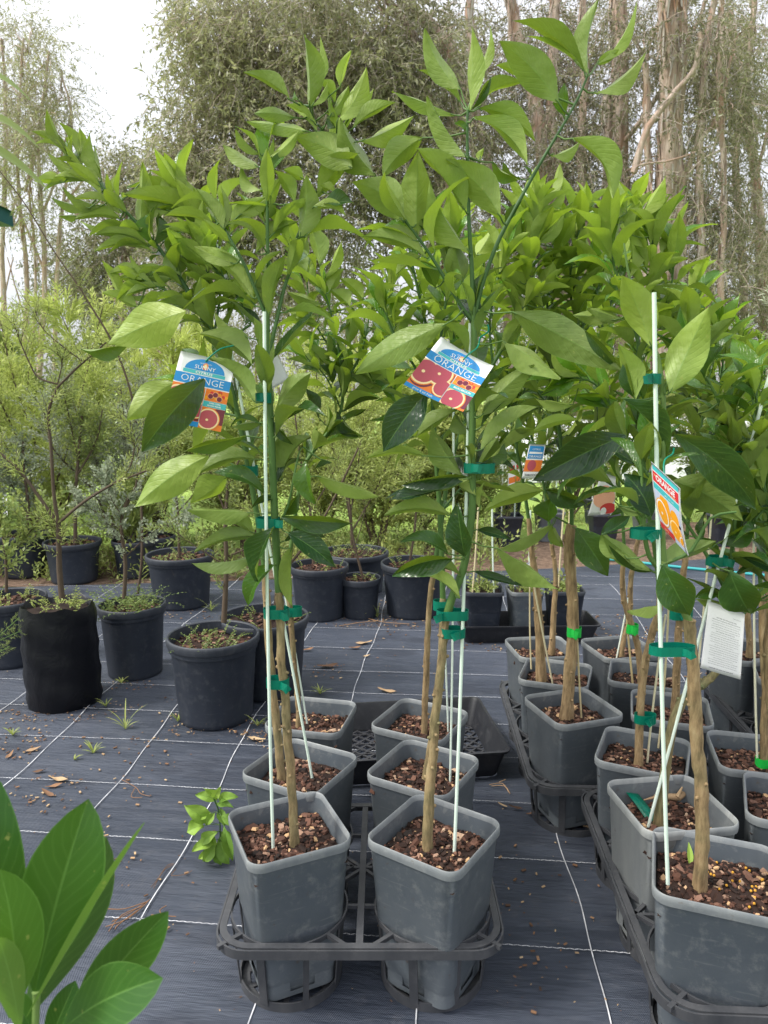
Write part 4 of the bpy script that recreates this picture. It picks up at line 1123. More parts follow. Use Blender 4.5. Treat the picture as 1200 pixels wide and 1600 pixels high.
def blood_orange(C, layer, name2, name3, foot, full=True):
    p = layer('picture'); a = C.w / C.h; t = TI
    rect(p, C, 0, .0, 1, .0, .0004, t['white'])
    disc(p, C, .5, .21, .36, .165, .0006, t['blue'], 180, 360)
    for k, c_ in enumerate(('orange', 'pith')): disc(p, C, .5 + .0, .14, .05 - .02 * k, .05 - .02 * k, .0008 + k * .0001, t[c_])
    rect(p, C, .12, .215, .88, .262, .0006, t['teal']); rect(p, C, 0, .275, 1, .415, .0006, t['blue'])
    rect(p, C, 0, .43, .585, .93, .0006, t['orange']); rect(p, C, .60, .43, 1, .60, .0006, t['orange']); rect(p, C, .60, .605, 1, .685, .0006, t['teal']); rect(p, C, .60, .69, 1, 1, .0006, t['orange'])
    rect(p, C, 0, .925, .60, 1, .0007, t['blue'])
    cl = (0.0, .43, .585, .93)
    fl = t['flesh']; 
    for u, v, r in ((.36, .54, .20), (.13, .63, .22), (.52, .76, .15)): 
        disc(p, C, u + .02, v + .03, r * 1.08, r * 1.08 * a, .0008, t['deepflesh'], clip=cl); slice_(p, C, u, v, r, .0010, a, (t['orange'], t['pith'], fl), cl, u < .5)
    cl = (.6, .69, 1, 1); disc(p, C, .97, .78, .17, .17 * a, .0008, t['deepflesh'], clip=cl); slice_(p, C, .74, .855, .19, .0010, a, (t['orange'], t['pith'], fl), cl)
    cl = (.6, .43, 1, .6)
    for u, v in ((.70, .53), (.78, .50), (.86, .55)): slice_(p, C, u, v, .045, .0009, a, (t['pith'], t['flesh'], t['deepflesh']), cl, False)
    rn = random.Random(3)
    for k in range(12): disc(p, C, rn.uniform(.62, .98), rn.uniform(.45, .58), .03, .03 * a, .0007, t['amber'] if k % 2 else t['red'], clip=cl, n=10)
    l = layer('lettering'); 
    text(l, C, 'SUNNY', .5, .165, .095, .0011, t['white'], 1.2); text(l, C, 'QUALITY TREES', .5, .105, .03, .0009, t['white'], 1.0)
    text(l, C, 'CITRUS', .5, .239, .062, .0009, t['white'], 1.5, .02); text(l, C, 'ORANGE', .5, .347, .165, .0010, t['white'], 1.15, -.012)
    text(l, C, name2, .80, .645 if not name3 else .627, .045 if not name3 else .036, .0009, t['white'], 1.0, .03)
    if name3: text(l, C, name3, .80, .662, .036, .0009, t['white'], 1.0, .03)
    text(l, C, foot, .30, .962, .055, .0010, t['white'], .9)
sx = 1 / 6.667
cB = [PY(620 + x * sx, 500 + y * sx, d) for x, y, d in ((462, 175, 1.41), (1008, 478, 1.405), (690, 955, 1.39), (72, 672, 1.385))]
tag_thing('curled blood orange tag tied to the right front tree below its fork', cB, -.010, 'u', lambda C, l: blood_orange(C, l, 'MAROBROON', None, 'grow & eat fresh'),
          loop=[PY(724, 562, 1.402), PY(733, 553, 1.41), PY(744, 545, 1.44), PY(748, 538, 1.45), PY(751, 527, 1.45), PY(763, 518, 1.44), PY(762, 507, 1.44)])
s8 = 1 / 8
cA = [PY(250 + x * s8, 530 + y * s8, d) for x, y, d in ((262, 145, 1.47), (940, 300, 1.475), (760, 1160, 1.475), (40, 1010, 1.47))]
tag_thing('cara cara blood orange tag half hidden behind a dark leaf of the left front tree', cA, .002, 'u', lambda C, l: blood_orange(C, l, 'CARA CARA', 'BLOOD NAVEL', 'grow & eat fresh'),
          loop=[PY(321, 565, 1.468), PY(330, 556, 1.47), PY(345, 545, 1.475), PY(365, 540, 1.48)])
s9 = 100 / 889
cC = [PY(1000 + x * s9, 700 + y * s9, d) for x, y, d in ((155, 190, 1.28), (556, 562, 1.20), (672, 1495, 1.20), (300, 1095, 1.275))]
def orange_tag(C, layer):
    t = TI; p = layer('picture'); a = C.w / C.h
    rect(p, C, .05, .02, .95, .085, .0006, t['teal']); rect(p, C, .05, .10, .95, .25, .0006, t['red']); rect(p, C, .05, .265, .95, .36, .0006, t['teal'])
    rect(p, C, .05, .37, .95, .90, .0005, t['lilac']); cl = (.05, .38, .95, .9)
    disc(p, C, .40, .56, .19, .23, .0007, t['amber'], clip=cl); slice_(p, C, .27, .66, .21, .0009, a * 1.25, (t['amber'], t['white'], t['amber']), cl)
    disc(p, C, .74, .56, .15, .12, .0007, t['amber'], clip=cl); slice_(p, C, .72, .76, .21, .0009, a, (t['amber'], t['pith'], t['amber']), cl)
    slice_(p, C, .95, .86, .14, .0012, a, (t['amber'], t['white'], t['amber']), cl); disc(p, C, .62, .87, .07, .05, .0006, t['black'], clip=cl); disc(p, C, .88, .62, .06, .03, .0006, t['black'], clip=cl)
    rect(p, C, .05, .87, .58, .975, .0015, t['red']); rect(p, C, .60, .90, .95, .975, .0014, t['lilac'])
    l = layer('lettering'); text(l, C, 'ORANGE', .5, .165, .15, .0010, t['white'], 1.1, .03); text(l, C, 'navel', .16, .14, .07, .001, t['pith']); text(l, C, 'sweet & seedless', .68, .225, .055, .001, t['pith'])
    text(l, C, '*        *      grow your own', .5, .315, .05, .001, t['white']); text(l, C, 'juicy', .3, .92, .09, .0018, t['pith'])
tag_thing('narrow orange fruit tag turned edgeways, hanging in the nearest right tree', cC, .004, 'v', orange_tag,
          loop=[PY(1038, 741, 1.25), PY(1037, 728, 1.26), PY(1040, 717, 1.27), PY(1051, 709, 1.28), PY(1053, 700, 1.28)])
sq_ = 260 / 1156
cW = [PY(940 + x * sq_, 840 + y * sq_, d) for x, y, d in ((745, 440, 1.56), (995, 530, 1.53), (965, 987, 1.53), (686, 905, 1.55))]
def care(C, layer):
    l = layer('lettering'); rn = random.Random(4); t = TI
    wd = 'water prune feed mulch soil sun frost plant roots spring fruit tree light well drained keep moist and firm the with for each year do not in deep hole'.split()
    text(l, C, 'caring for citrus', .80, .13, .032, .0005, t['ink'], mirror=True)
    for k in range(22):
        v = .19 + k * .033
        s_ = ''
        while len(s_) < (52 if k % 6 else 34): s_ += rn.choice(wd) + ' '
        text(l, C, s_, .52, v, .036 if k else .042, .0005, t['ink'], .95, .015 if k in (0, 1, 6) else 0, mirror=True)
    text(l, C, 'Fruit tree care notes for the home', .5, .945, .045, .0005, t['ink'], .95, .02, mirror=True)
tag_thing('white care sheet of small grey print hanging between the right trees', cW, .004, 'v', care,
          loop=[PY(1133, 946, 1.535), PY(1132, 935, 1.54), PY(1134, 920, 1.55)], name='care_sheet', cat='paper sheet')
# back of the cara cara label sheet: grey card behind the left stake
cG = [PY(x, y, d) for x, y, d in ((416, 553, 1.53), (430, 548, 1.55), (452, 592, 1.56), (413, 614, 1.53))]
tag_thing('plain grey tag back showing behind the stake of the left front tree', cG, .001, 'v', lambda C, l: None)
cN = [PY(740 + x / 4, 460 + y / 4, d) for x, y, d in ((350, 935, 2.0), (450, 940, 2.0), (410, 1150, 1.99), (300, 1150, 1.99))]
def arc_tag(C, layer):
    t = TI; p = layer('picture'); rect(p, C, 0.05, .05, .95, .42, .0006, t['blue']); rect(p, C, .1, .22, .9, .28, .0008, t['white']); rect(p, C, .0, .46, 1, .80, .0006, t['orange'])
    disc(p, C, .4, .62, .25, .16, .0008, t['flesh']); l = layer('lettering'); text(l, C, 'ORANGE', .5, .36, .19, .0012, t['white'], 1, .01); text(l, C, 'TAROCCO', .5, .9, .16, .0012, t['ink'], 1, .04); text(l, C, 'CITRUS', .5, .15, .15, .001, t['white'])
tag_thing('small blue and white orange tag deep between the middle trees', cN, .002, 'u', arc_tag)
cP = [PY(x, y, d) for x, y, d in ((940, 738, 2.25), (962, 745, 2.25), (960, 802, 2.24), (918, 806, 2.24))]
def peach(C, layer):
    t = TI; p = layer('picture'); disc(p, C, .5, .55, .5, .28, .0006, t['peach']); disc(p, C, .75, .85, .35, .14, .0008, t['red']); disc(p, C, .55, .92, .12, .10, .001, t['white'])
tag_thing('pale tag with a peach coloured picture hanging behind the right trees', cP, .002, 'u', peach)
# ================================================================ big round nursery pots with shrubs
def round_pot(T, Rr, H, mat='dark_pot', soil=.88, seed=0, dust=.1, ribs=True):
    Mx = T.matrix_basis; n = 48; w_ = lambda r, a, z: tuple(Mx @ Vector((r * math.cos(a), r * math.sin(a), z)))
    ring = lambda r, z, rib=0: [w_(r * (1 + (rib if k % 4 < 2 else 0)), 2 * math.pi * k / n, z) for k in range(n)]
    b = MB(); rb = Rr * .80
    b.loft([ring(rb * .96, 0), ring(rb, .008), ring(rb * 1.0, .02, .006), ring(rb + (Rr * .93 - rb) * .8, H * .80, .006), ring(Rr * .925, H * .84), ring(Rr * .955, H * .845), ring(Rr * .962, H - .03)], tone=dust)
    b.loft([ring(Rr * .93, H - .004), ring(Rr * .90, H * soil - .02), ring(rb * .8, .02)], tone=dust * .5); b.add(ring(rb * .96, 0), [tuple(reversed(range(n)))], dust)
    pot = b.build('pot', M[mat], T, sharp=40)
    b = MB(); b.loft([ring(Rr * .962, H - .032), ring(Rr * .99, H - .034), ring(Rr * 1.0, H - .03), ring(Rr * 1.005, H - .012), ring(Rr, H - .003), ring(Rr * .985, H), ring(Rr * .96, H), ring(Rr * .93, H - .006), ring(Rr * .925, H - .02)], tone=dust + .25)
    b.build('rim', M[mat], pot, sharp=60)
    rn = random.Random(seed); b = MB(); c = Mx @ Vector((0, 0, H * soil))
    V = [tuple(c)] ; 
    for j in range(1, 7):
        for k in range(24): a = 2 * math.pi * k / 24; V.append(tuple(c + Vector((Rr * .91 * j / 6 * math.cos(a), Rr * .91 * j / 6 * math.sin(a), rn.uniform(-.006, .006)))))
    Fc = [(0, 1 + k, 1 + (k + 1) % 24) for k in range(24)] + [(1 + (j - 1) * 24 + k, 1 + j * 24 + k, 1 + j * 24 + (k + 1) % 24, 1 + (j - 1) * 24 + (k + 1) % 24) for j in range(1, 6) for k in range(24)]
    b.add(V, Fc, .25)
    for k in range(160):
        a = rn.uniform(0, 6.28); q = Rr * .88 * math.sqrt(rn.random()); p = c + Vector((q * math.cos(a), q * math.sin(a), .006)); s_ = rn.uniform(.004, .012)
        b.box(p, (s_ * 2, s_, s_ * .5), Matrix.Rotation(rn.uniform(0, 6), 3, 'Z') @ Matrix.Rotation(rn.uniform(-.6, .6), 3, 'X'), rn.uniform(.1, .85))
    b.build('soil', M['soil'], T, smooth=False); return pot
class Fine(MB):
    """small leaves as creased quads, vectorised"""
    def leaves(s, P, D, L, W, tone, rn, up=.6):
        n = len(P); P = np.array(P); D = np.array(D); D /= np.linalg.norm(D, axis=1, keepdims=True) + 1e-9
        r = np.random.RandomState(rn.randrange(10 ** 6)); Nn = r.normal(size=(n, 3)) + np.array([0, 0, up]); Nn -= D * (Nn * D).sum(1, keepdims=True); Nn /= np.linalg.norm(Nn, axis=1, keepdims=True) + 1e-9
        S = np.cross(D, Nn); L = np.asarray(L).reshape(-1, 1) * np.ones((n, 1)); W = np.asarray(W).reshape(-1, 1) * np.ones((n, 1))
        b0 = P; b1 = P + D * L * .45 + S * W * .5 + Nn * W * .15; b2 = P + D * L - Nn * L * .06; b3 = P + D * L * .45 - S * W * .5 + Nn * W * .15
        V = np.stack([b0, b1, b2, b3], 1).reshape(-1, 3)
        s.add(V, (np.arange(n)[:, None] * 4 + np.arange(4)), np.repeat(np.clip(tone, 0, 1), 4))
def twig_leaves(Fn, St, p0, d0, ln, rn, n=16, L=.03, W=.007, tone=.5, tv=.15, droop=.3, ang=.8, stem=.0012, pin=False, stt=.5):
    """one twig that carries leaves; returns nothing"""
    p = Vector(p0); d = Vector(d0).normalized(); P = [p.copy()]; k = 6
    for i in range(k):
        d = (d + Vector((rn.uniform(-.18, .18), rn.uniform(-.18, .18), -droop / k + rn.uniform(-.1, .1)))).normalized(); p = p + d * (ln / k); P.append(p.copy())
    if St is not None: St.tube(P, [stem * (1 - .7 * i / k) for i in range(k + 1)], 4, stt, cap=False)
    PP = []; DD = []; 
    for i in range(n):
        t = (i + .5) / n * k; j = min(int(t), k - 1); q = P[j].lerp(P[j + 1], t - j); dd = (P[j + 1] - P[j]).normalized()
        ref = dd.orthogonal().normalized() if not pin else dd.cross(Vector((0, 0, 1))).normalized()
        a = (0 if i % 2 else math.pi) if pin else i * 2.4 + rn.uniform(-.4, .4)
        rad = Matrix.Rotation(a, 3, dd) @ ref; PP.append(tuple(q)); DD.append(tuple(dd * math.cos(ang) + rad * math.sin(ang)))
    sc = np.array([1.0 - .5 * max(0, i / n - .6) for i in range(n)]) * rn.uniform(.8, 1.2)
    Fn.leaves(PP, DD, L * sc, W * sc, np.array([tone + rn.uniform(-tv, tv) for _ in range(n)]), rn)
def shrub_from(T, limbs, rn, mat='fine', bark='dry', per=26, tl=(.10, .22), n=18, L=.03, W=.007, tone=.5, tv=.2, droop=.2, start=.25, pin=False, ang=.8, spread=1.0, lt=.3):
    """limbs: lists of 3D points with radii; twigs with leaves grow from their upper parts"""
    St = MB(); Fn = Fine()
    for S, ra, rb in limbs:
        P = smooth_path(S, 4); m = len(P); St.tube(P, [ra + (rb - ra) * i / (m - 1) for i in range(m)], 7, lt)
        for i in range(per):
            t = start + (1 - start) * rn.random() ** .8; j = min(int(t * (m - 1)), m - 2); q = P[j].lerp(P[j + 1], rn.random()); d = (P[j + 1] - P[j]).normalized()
            a = rn.uniform(0, 6.28); rad = Matrix.Rotation(a, 3, d) @ d.orthogonal().normalized()
            dd = d * rn.uniform(.4, 1.0) + rad * spread * rn.uniform(.5, 1.1) + Vector((0, 0, .25))
            twig_leaves(Fn, St, q, dd, rn.uniform(*tl) * (1.3 - .5 * t), rn, n, L, W, tone, tv, droop, ang, pin=pin, stt=lt)
    St.build('stems', M['shrub_bark'], T); Fn.build('foliage', M[mat], T)
M['shrub_bark'] = ramp_mat('shrub_bark', [(0, (.045, .032, .024)), (.5, (.13, .095, .065)), (1, (.30, .22, .14))], .85, 70, .35, (.5, .003), stretch=(1, 1, .3))
def weeds(par, c, rad, rn, n=30, hgt=(.02, .06), L=.011, W=.006, tone=.5, name='weeds', pin=True):
    Fn = Fine(); St = MB()
    for k in range(n):
        a = rn.uniform(0, 6.28); q = rad * math.sqrt(rn.random()); p = c + Vector((q * math.cos(a), q * math.sin(a), 0))
        d = Vector((rn.uniform(-.8, .8), rn.uniform(-.8, .8), 1)); twig_leaves(Fn, St, p, d, rn.uniform(*hgt) * 1.6, rn, 14, L, W, tone, .15, .8, 1.1, .0007, pin, .9)
    k = len(Fn.v); o = Fn.build(name, M['fine'], par); 
    St.build('stalks', M['green_stem'], o); return o
GRP = 'round nursery pots with shrubs'
def potshrub(label, px, base_y, Rr, H, seed, limbs_px, name='potted_shrub', cat='potted shrub', weed=0, weedr=.8, soil=.88, wk=None, ymore=0, **kw):
    g = PZ(px, base_y, 0); cy = g.y + Rr * .8; cx = g.x * cy / g.y if False else g.x + (g.x / g.y) * Rr * .8
    T = thing(name, label, cat, (cx, cy, 0), 0, GRP); rn = random.Random(seed)
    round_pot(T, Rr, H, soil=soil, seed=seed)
    if limbs_px:
        limbs = [([PY(q[0], q[1], cy + (q[2] / 100 if len(q) > 2 else 0)) for q in S[0]], S[1], S[2]) for S in limbs_px]
        shrub_from(T, limbs, rn, **kw)
    if weed: weeds(T, Vector((cx, cy, H * soil + .004)), Rr * weedr, rn, weed, **(wk or {}))
    return T
potshrub('round black pot in front with a bare brown stem and low ferny weeds', 339, 1143, .182, .345, 31,
  [([(350, 972), (352, 930), (354, 880), (352, 820), (356, 760)], .012, .006), ([(354, 885), (300, 850), (260, 820)], .003, .0015), ([(354, 870), (400, 850), (430, 830)], .003, .0015), ([(352, 800), (330, 740), (318, 690)], .004, .002), ([(356, 760), (380, 700), (390, 640)], .004, .002)],
  per=16, tone=.35, weed=34, soil=.87, wk=dict(tone=.3), L=.022, W=.006, tl=(.06, .14))
potshrub('wide black pot close behind the left front tree, pale dusty rim', 416, 1098, .195, .335, 32, [([(430, 950), (440, 900), (500, 820, 5), (560, 700, 10)], .008, .004), ([(440, 900), (420, 840), (400, 800)], .005, .002)], per=24, tone=.6, weed=14, wk=dict(tone=.4))
potshrub('round black pot of ferny weeds with a forked grey stem, right of the black bag', 213, 1066, .152, .335, 33,
  [([(194, 935), (196, 880), (190, 830), (192, 800), (205, 770)], .010, .006), ([(192, 800), (212, 760), (216, 700), (210, 640)], .005, .003), ([(190, 830), (150, 800), (120, 785)], .003, .0015), ([(196, 870), (240, 830), (290, 800)], .003, .0015), ([(192, 810), (170, 770), (165, 740)], .003, .0015)],
  per=22, mat='silver', tone=.35, L=.02, W=.012, tl=(.05, .13), weed=70, weedr=.9, wk=dict(hgt=(.05, .13), L=.014, W=.007, tone=.25))
# grow bag
gb = PZ(97, 1116, 0); T = thing('potted_shrub', 'tall bare limbed shrub with three forks growing in a wrinkled black grow bag', 'potted shrub', (gb.x - .045, gb.y + .13, 0), 0, GRP)
rn = random.Random(40); c0 = T.location.copy(); n = 56; b = MB(); L = []
for j in range(13):
    z = .43 * j / 12; ring = []
    for k in range(n):
        a = 2 * math.pi * k / n; r = .150 * (1 + .022 * math.sin(3 * a + j * .25) + .012 * math.sin(7 * a + j * .4) + .006 * math.sin(15 * a - j * .5)) * (1.0 - .04 * (j == 12) - (.05 if j == 0 else 0)) + .004 * math.sin(j * 1.9 + 2 * a)
        ring.append((c0.x + r * math.cos(a), c0.y + r * .92 * math.sin(a), z + (.006 * math.sin(5 * a + 1) + .004 * math.sin(11 * a) if j == 12 else 0)))
    L.append(ring)
L += [[(c0.x + (p[0] - c0.x) * .97, c0.y + (p[1] - c0.y) * .97, p[2] - .002) for p in L[-1]], [(c0.x + (p[0] - c0.x) * .93, c0.y + (p[1] - c0.y) * .93, .33) for p in L[-1]]]
b.loft(L); b.add(L[0], [tuple(reversed(range(n)))]); bag_o = b.build('grow_bag', M['bag'], T, sharp=70)
b = MB(); b.add([(x, y, .40 + rn.uniform(-.006, .006)) for x, y, z in L[-1]], [tuple(range(n))], .15); b.build('soil', M['soil'], T)
lim = lambda S, d=None: [PY(q[0], q[1], c0.y + (q[2] / 100 if len(q) > 2 else 0)) for q in S]
shrub_from(T, [(lim([(97, 935), (93, 890), (92, 850), (91, 818)]), .0125, .010), (lim([(91, 818), (84, 770), (80, 700), (76, 645), (90, 605)]), .008, .005),
  (lim([(90, 605), (115, 580), (135, 562), (166, 535)]), .005, .003), (lim([(90, 600), (60, 590), (45, 565), (30, 530), (22, 505)]), .004, .002), (lim([(90, 600), (96, 575), (98, 560)]), .003, .0015),
  (lim([(132, 567), (90, 535), (66, 512), (55, 485)]), .003, .0015), (lim([(91, 818), (60, 775), (30, 735), (-10, 700)]), .0075, .005), (lim([(91, 818), (130, 785), (170, 760), (192, 750), (230, 735)]), .0065, .004), (lim([(190, 750), (205, 725), (210, 690), (205, 660)]), .004, .002)],
  rn, per=13, tone=.62, L=.03, W=.004, tl=(.09, .2), start=.45, n=20, lt=.25)
weeds(T, Vector((c0.x, c0.y, .41)), .11, rn, 26, tone=.75, L=.013, W=.006)
potshrub('black pot cut by the left edge with a wire handle', 22, 1048, .175, .32, 34, [([(10, 925), (8, 860), (-5, 800)], .008, .004), ([(8, 880), (40, 840), (70, 800)], .003, .0015)], per=24, mat='fine', tone=.35, L=.03, W=.016, weed=20, wk=dict(tone=.7))
potshrub('broad black pot standing behind, between the brown stem pot and the weedy pot', 285, 956, .205, .32, 35, [([(280, 870), (278, 800), (270, 740), (262, 690)], .009, .004), ([(278, 800), (310, 760), (330, 700)], .004, .002), ([(278, 820), (240, 780), (225, 740)], .004, .002)], per=34, tone=.45, L=.035, W=.008, weed=26)
potshrub('dark pot standing at the back left beyond the grow bag', 118, 915, .19, .28, 36, [([(118, 860), (118, 780), (122, 720), (128, 650)], .014, .008), ([(122, 740), (150, 690), (160, 640)], .007, .004), ([(122, 720), (110, 660), (95, 600)], .005, .003)], per=34, tone=.4, L=.04, W=.012, weed=16)
potshrub('small dark pot with reddish litter on its soil, back left', 214, 905, .16, .26, 37, [([(205, 880), (204, 820), (200, 760)], .012, .006)], per=34, tone=.5, L=.09, W=.016, ang=.5)
potshrub('tall dark pot at the back right of the bright stake cluster', 500, 974, .17, .31, 38, [([(490, 880), (485, 800), (470, 720), (460, 640)], .009, .004), ([(485, 800), (520, 740), (540, 680)], .005, .002)], per=42, tone=.55, L=.035, W=.006, weed=12)
potshrub('small round pot with a thin leaning grey stem', 563, 970, .121, .235, 39, [([(567, 903), (556, 860), (548, 820), (540, 770)], .008, .004), ([(556, 850), (570, 800), (566, 770)], .003, .0015)], per=10, tone=.3, L=.02, W=.006, weed=8)
potshrub('large dark pot right behind the middle trunks', 645, 970, .19, .31, 41, [([(640, 880), (650, 800), (640, 740)], .008, .004)], per=30, tone=.5, weed=10)
potshrub('wide dark pot at the back under the yellow green shrubs', 555, 935, .22, .27, 42, [([(550, 858), (545, 780), (520, 700), (500, 640)], .010, .004), ([(550, 830), (590, 760), (620, 690)], .007, .003), ([(548, 800), (560, 720), (570, 640)], .006, .003)], per=60, tone=.72, L=.04, W=.009, tl=(.15, .32), weed=40, wk=dict(hgt=(.05, .12)))
potshrub('dark pot at the far left edge near the white label', 40, 905, .18, .30, 43, [([(40, 850), (44, 790), (38, 740), (36, 690)], .014, .007), ([(40, 800), (20, 760), (0, 720)], .005, .003)], per=44, mat='silver', tone=.15, L=.03, W=.014, weed=10)
potshrub('dark pot beneath long spiky leaves behind the weedy pot', 240, 900, .17, .27, 44, [([(232, 860), (225, 800), (222, 750)], .012, .006)], per=26, tone=.62, L=.13, W=.018, ang=.35, tl=(.08, .14))
# ---- yellow-green shrubs standing free beyond the pots
def wild(label, x, y, h, spread, seed, mat='fine', tone=0.72, L=.05, W=.009, stems=9, per=62, group='shrubs growing beyond the pots', tl=(.18, .42), n=22, droop=.25, name='shrub', ang=.7, lean=0, pin=False):
    rn = random.Random(seed); T = thing(name, label, 'shrub', (x, y, 0), 0, group); limbs = []
    for k in range(stems):
        a = rn.uniform(0, 6.28); q = spread * rn.uniform(.3, 1); hh = h * rn.uniform(.6, 1.0); p = Vector((x + rn.uniform(-.06, .06), y + rn.uniform(-.06, .06), 0)); P = [p]
        for i in range(1, 5):
            t = i / 4; P.append(Vector((x + lean * t + q * math.cos(a) * t ** 1.2 + rn.uniform(-.05, .05), y + q * math.sin(a) * t ** 1.2 + rn.uniform(-.05, .05), hh * t)))
        limbs.append((P, .012, .003))
    shrub_from(T, limbs, rn, mat, per=per, tl=tl, n=n + 3, L=L * 1.1, W=W * 1.55, tone=tone, droop=droop, start=.18, ang=ang, pin=pin); return T
wild('lime and yellow bottlebrush shrub at the far left below the gum tree', -2.6, 5.6, 2.0, .8, 51, tone=0.84, stems=10)
wild('pale soft green shrub filling the left edge', -3.4, 5.2, 1.9, .7, 52, mat='silver', tone=0.47, L=.06, W=.007)
wild('fresh green fine leaved shrub behind the grow bag', -1.9, 5.3, 1.55, .6, 53, mat='silver', tone=0.47, L=.025, W=.007, per=70)
wild('yellow tipped shrub with upright spiky leaves left of the leaning tree', -2.0, 6.4, 2.1, .7, 54, tone=0.95, L=.11, W=.010, ang=.45, per=42)
wild('green and yellow shrub behind the broad black pot', -1.15, 6.0, 1.35, .6, 55, tone=0.72)
wild('yellow green shrub with red tips seen between the two front trees', -.55, 6.2, 1.65, .7, 56, tone=0.90, per=60)
wild('leafy green shrub behind the small round pot', -.05, 5.9, 1.25, .6, 57, tone=0.74, L=.035, W=.014)
wild('bushy light green shrub behind the right front tag', .35, 6.6, 1.6, .7, 58, tone=0.80, L=.045, W=.012)
wild('low green shrub beside the black seedling trays', .75, 6.6, 1.1, .6, 59, tone=0.57)
wild('silver leaved shrub with drooping grey twigs at the right', 3.15, 5.9, 2.55, .75, 60, mat='silver', tone=0.87, L=.075, W=.009, per=34, droop=.5, stems=8, ang=.5)
wild('smaller silver shrub at the right edge', 4.1, 6.6, 2.3, .8, 61, mat='silver', tone=0.72, L=.07, W=.009, per=30, droop=.4, stems=7)
wild('green shrub filling the gap behind the right trees', 1.9, 7.4, 1.9, .9, 62, tone=0.47, per=50)
wild('mid green shrub beyond the far right tray', 3.4, 7.6, 1.7, .9, 63, tone=0.42, per=44)
wild('olive green shrub beside the lawn at the back left', -3.6, 8.2, 1.9, 1.0, 64, tone=0.42, L=.07, W=.02)
# the long fern leaved stem that crosses the left of the view
rn = random.Random(70); T = thing('fern_leaved_shrub', 'thin reddish stem with fern like leaves crossing the left side', 'shrub', tuple(PZ(215, 930, .0)), 0)
d = T.location.y
St = MB(); Fn = Fine(); main = smooth_path([Vector(T.location), PY(222, 860, d), PY(218, 720, d), PY(206, 620, d), PY(178, 540, d), (PY(140, 475, d)), PY(118, 440, d), PY(84, 392, d), PY(40, 320, d), PY(0, 268, d), PY(-30, 230, d)], 4)
St.tube(main, [.009 - .0065 * i / (len(main) - 1) for i in range(len(main))], 7, .3)
for i in range(10, len(main) - 1):
    for k in range(2):
        dd = (main[i + 1] - main[i]).normalized(); sd_ = Vector((dd.z, 0, -dd.x)) * (1 if k else -1)
        twig_leaves(Fn, St, main[i], dd * .3 + sd_ * rn.uniform(.7, 1.1) + Vector((0, rn.uniform(-.5, .5), 0)), rn.uniform(.14, .26), rn, 26, .024, .006, .42, .2, .3, 1.15, .001, True, .4)
St.build('stems', M['shrub_bark'], T); Fn.build('foliage', M['fine'], T)

# knee-high mixed growth along the far edge of the weed mat
rn = random.Random(77); Fn = Fine(); St = MB()
for k in range(2300):
    x = rn.uniform(-5.5, 6.5); y = ((4.85 if x < -1 else 5.12) if x < .5 else 5.3 + .26 * (x - .5)) + abs(rn.gauss(.0, 1.0)) + .05
    if x > .9 and y < 7.0: continue
    h = rn.uniform(.10, .34) * (1.25 if math.sin(x * 2.3) > .2 else .8)
    twig_leaves(Fn, St if k % 3 == 0 else None, (x, y, 0), (rn.uniform(-.6, .6), rn.uniform(-.6, .6), 1), h, rn, 14, rn.choice((.03, .045, .07)), rn.choice((.008, .014, .02)), .35 + .35 * math.sin(x * 1.7 + y) ** 2, .25, .5, .8, .002)
props(Fn.build('undergrowth', M['fine'], None), 'knee high mixed weeds and grass along the far edge of the mat', 'undergrowth', None, 'stuff')
props(St.build('undergrowth_stalks', M['shrub_bark'], None), 'thin stalks of the weeds along the far edge of the mat', 'undergrowth', None, 'stuff')
# ================================================================ tall trees beyond the lawn
def paper_bark():
    m, n, p, out = new_mat('paper_bark'); oc = coord(n)
    v = mapping(n, oc, (1, 1, .08)); a = noise(n, 13, 8, .7, v, dist=.9); b = noise(n, 2.2, 4, .6, oc)
    c = ramp(n, a, [(.30, (.10, .065, .05)), (.42, (.32, .22, .175)), (.58, (.56, .44, .375)), (.75, (.72, .63, .56))])
    c = mixc(n, ramp(n, b, [(.45, (0, 0, 0)), (.7, (1, 1, 1))]), c, (.36, .20, .13))
    c = mixc(n, attr(n), c, (.46, .41, .38)); n.links.new(c, p.inputs['Base Color']); p.inputs['Roughness'].default_value = .9
    bump(n, a, .9, .05, p); M['paperbark'] = m
paper_bark()
def crown(T, clusters, rn, mat='gum', tone=.4, tv=.25, twigs=16, nl=16, L=.075, W=.014, tl=(.35, .8), droop=1.3, stems=True, name='foliage'):
    Fn = Fine(); St = MB(); r = np.random.RandomState(rn.randrange(10 ** 6))
    for (c, rad, tn) in clusters:
        c = Vector(c)
        nt_ = int(1.45 * twigs * (rad / .5) ** 1.6) + 3
        for k in range(nt_):
            d = Vector(r.normal(size=3)).normalized(); p = c + d * rad * rn.random() ** .6
            dd = (d * .7 + Vector((rn.uniform(-.4, .4), rn.uniform(-.4, .4), rn.uniform(-.9, .4)))).normalized(); ln = rn.uniform(*tl)
            P = []; DD = []; q = p.copy(); step = ln / nl; pts = [q.copy()]
            for i in range(nl):
                dd = (dd + Vector((rn.uniform(-.10, .10), rn.uniform(-.10, .10), -droop / nl))).normalized(); q = q + dd * step; P.append(tuple(q))
                rr = Vector(r.normal(size=3)) * 1.15; DD.append(tuple(dd * .8 + rr + Vector((0, 0, -.45))))
                if i % 4 == 3: pts.append(q.copy())
            Fn.leaves(P, DD, L * rn.uniform(.7, 1.25), W * rn.uniform(.8, 1.2), np.full(nl, tn) + r.uniform(-tv, tv, nl), rn, .2)
            if stems: St.tube(pts, [.006 * (1 - .7 * i / len(pts)) for i in range(len(pts))], 3, rn.uniform(.3, .9), cap=False)
    Fn.build(name, M[mat], T)
    if stems: St.build('twigs', M['paperbark'], T)
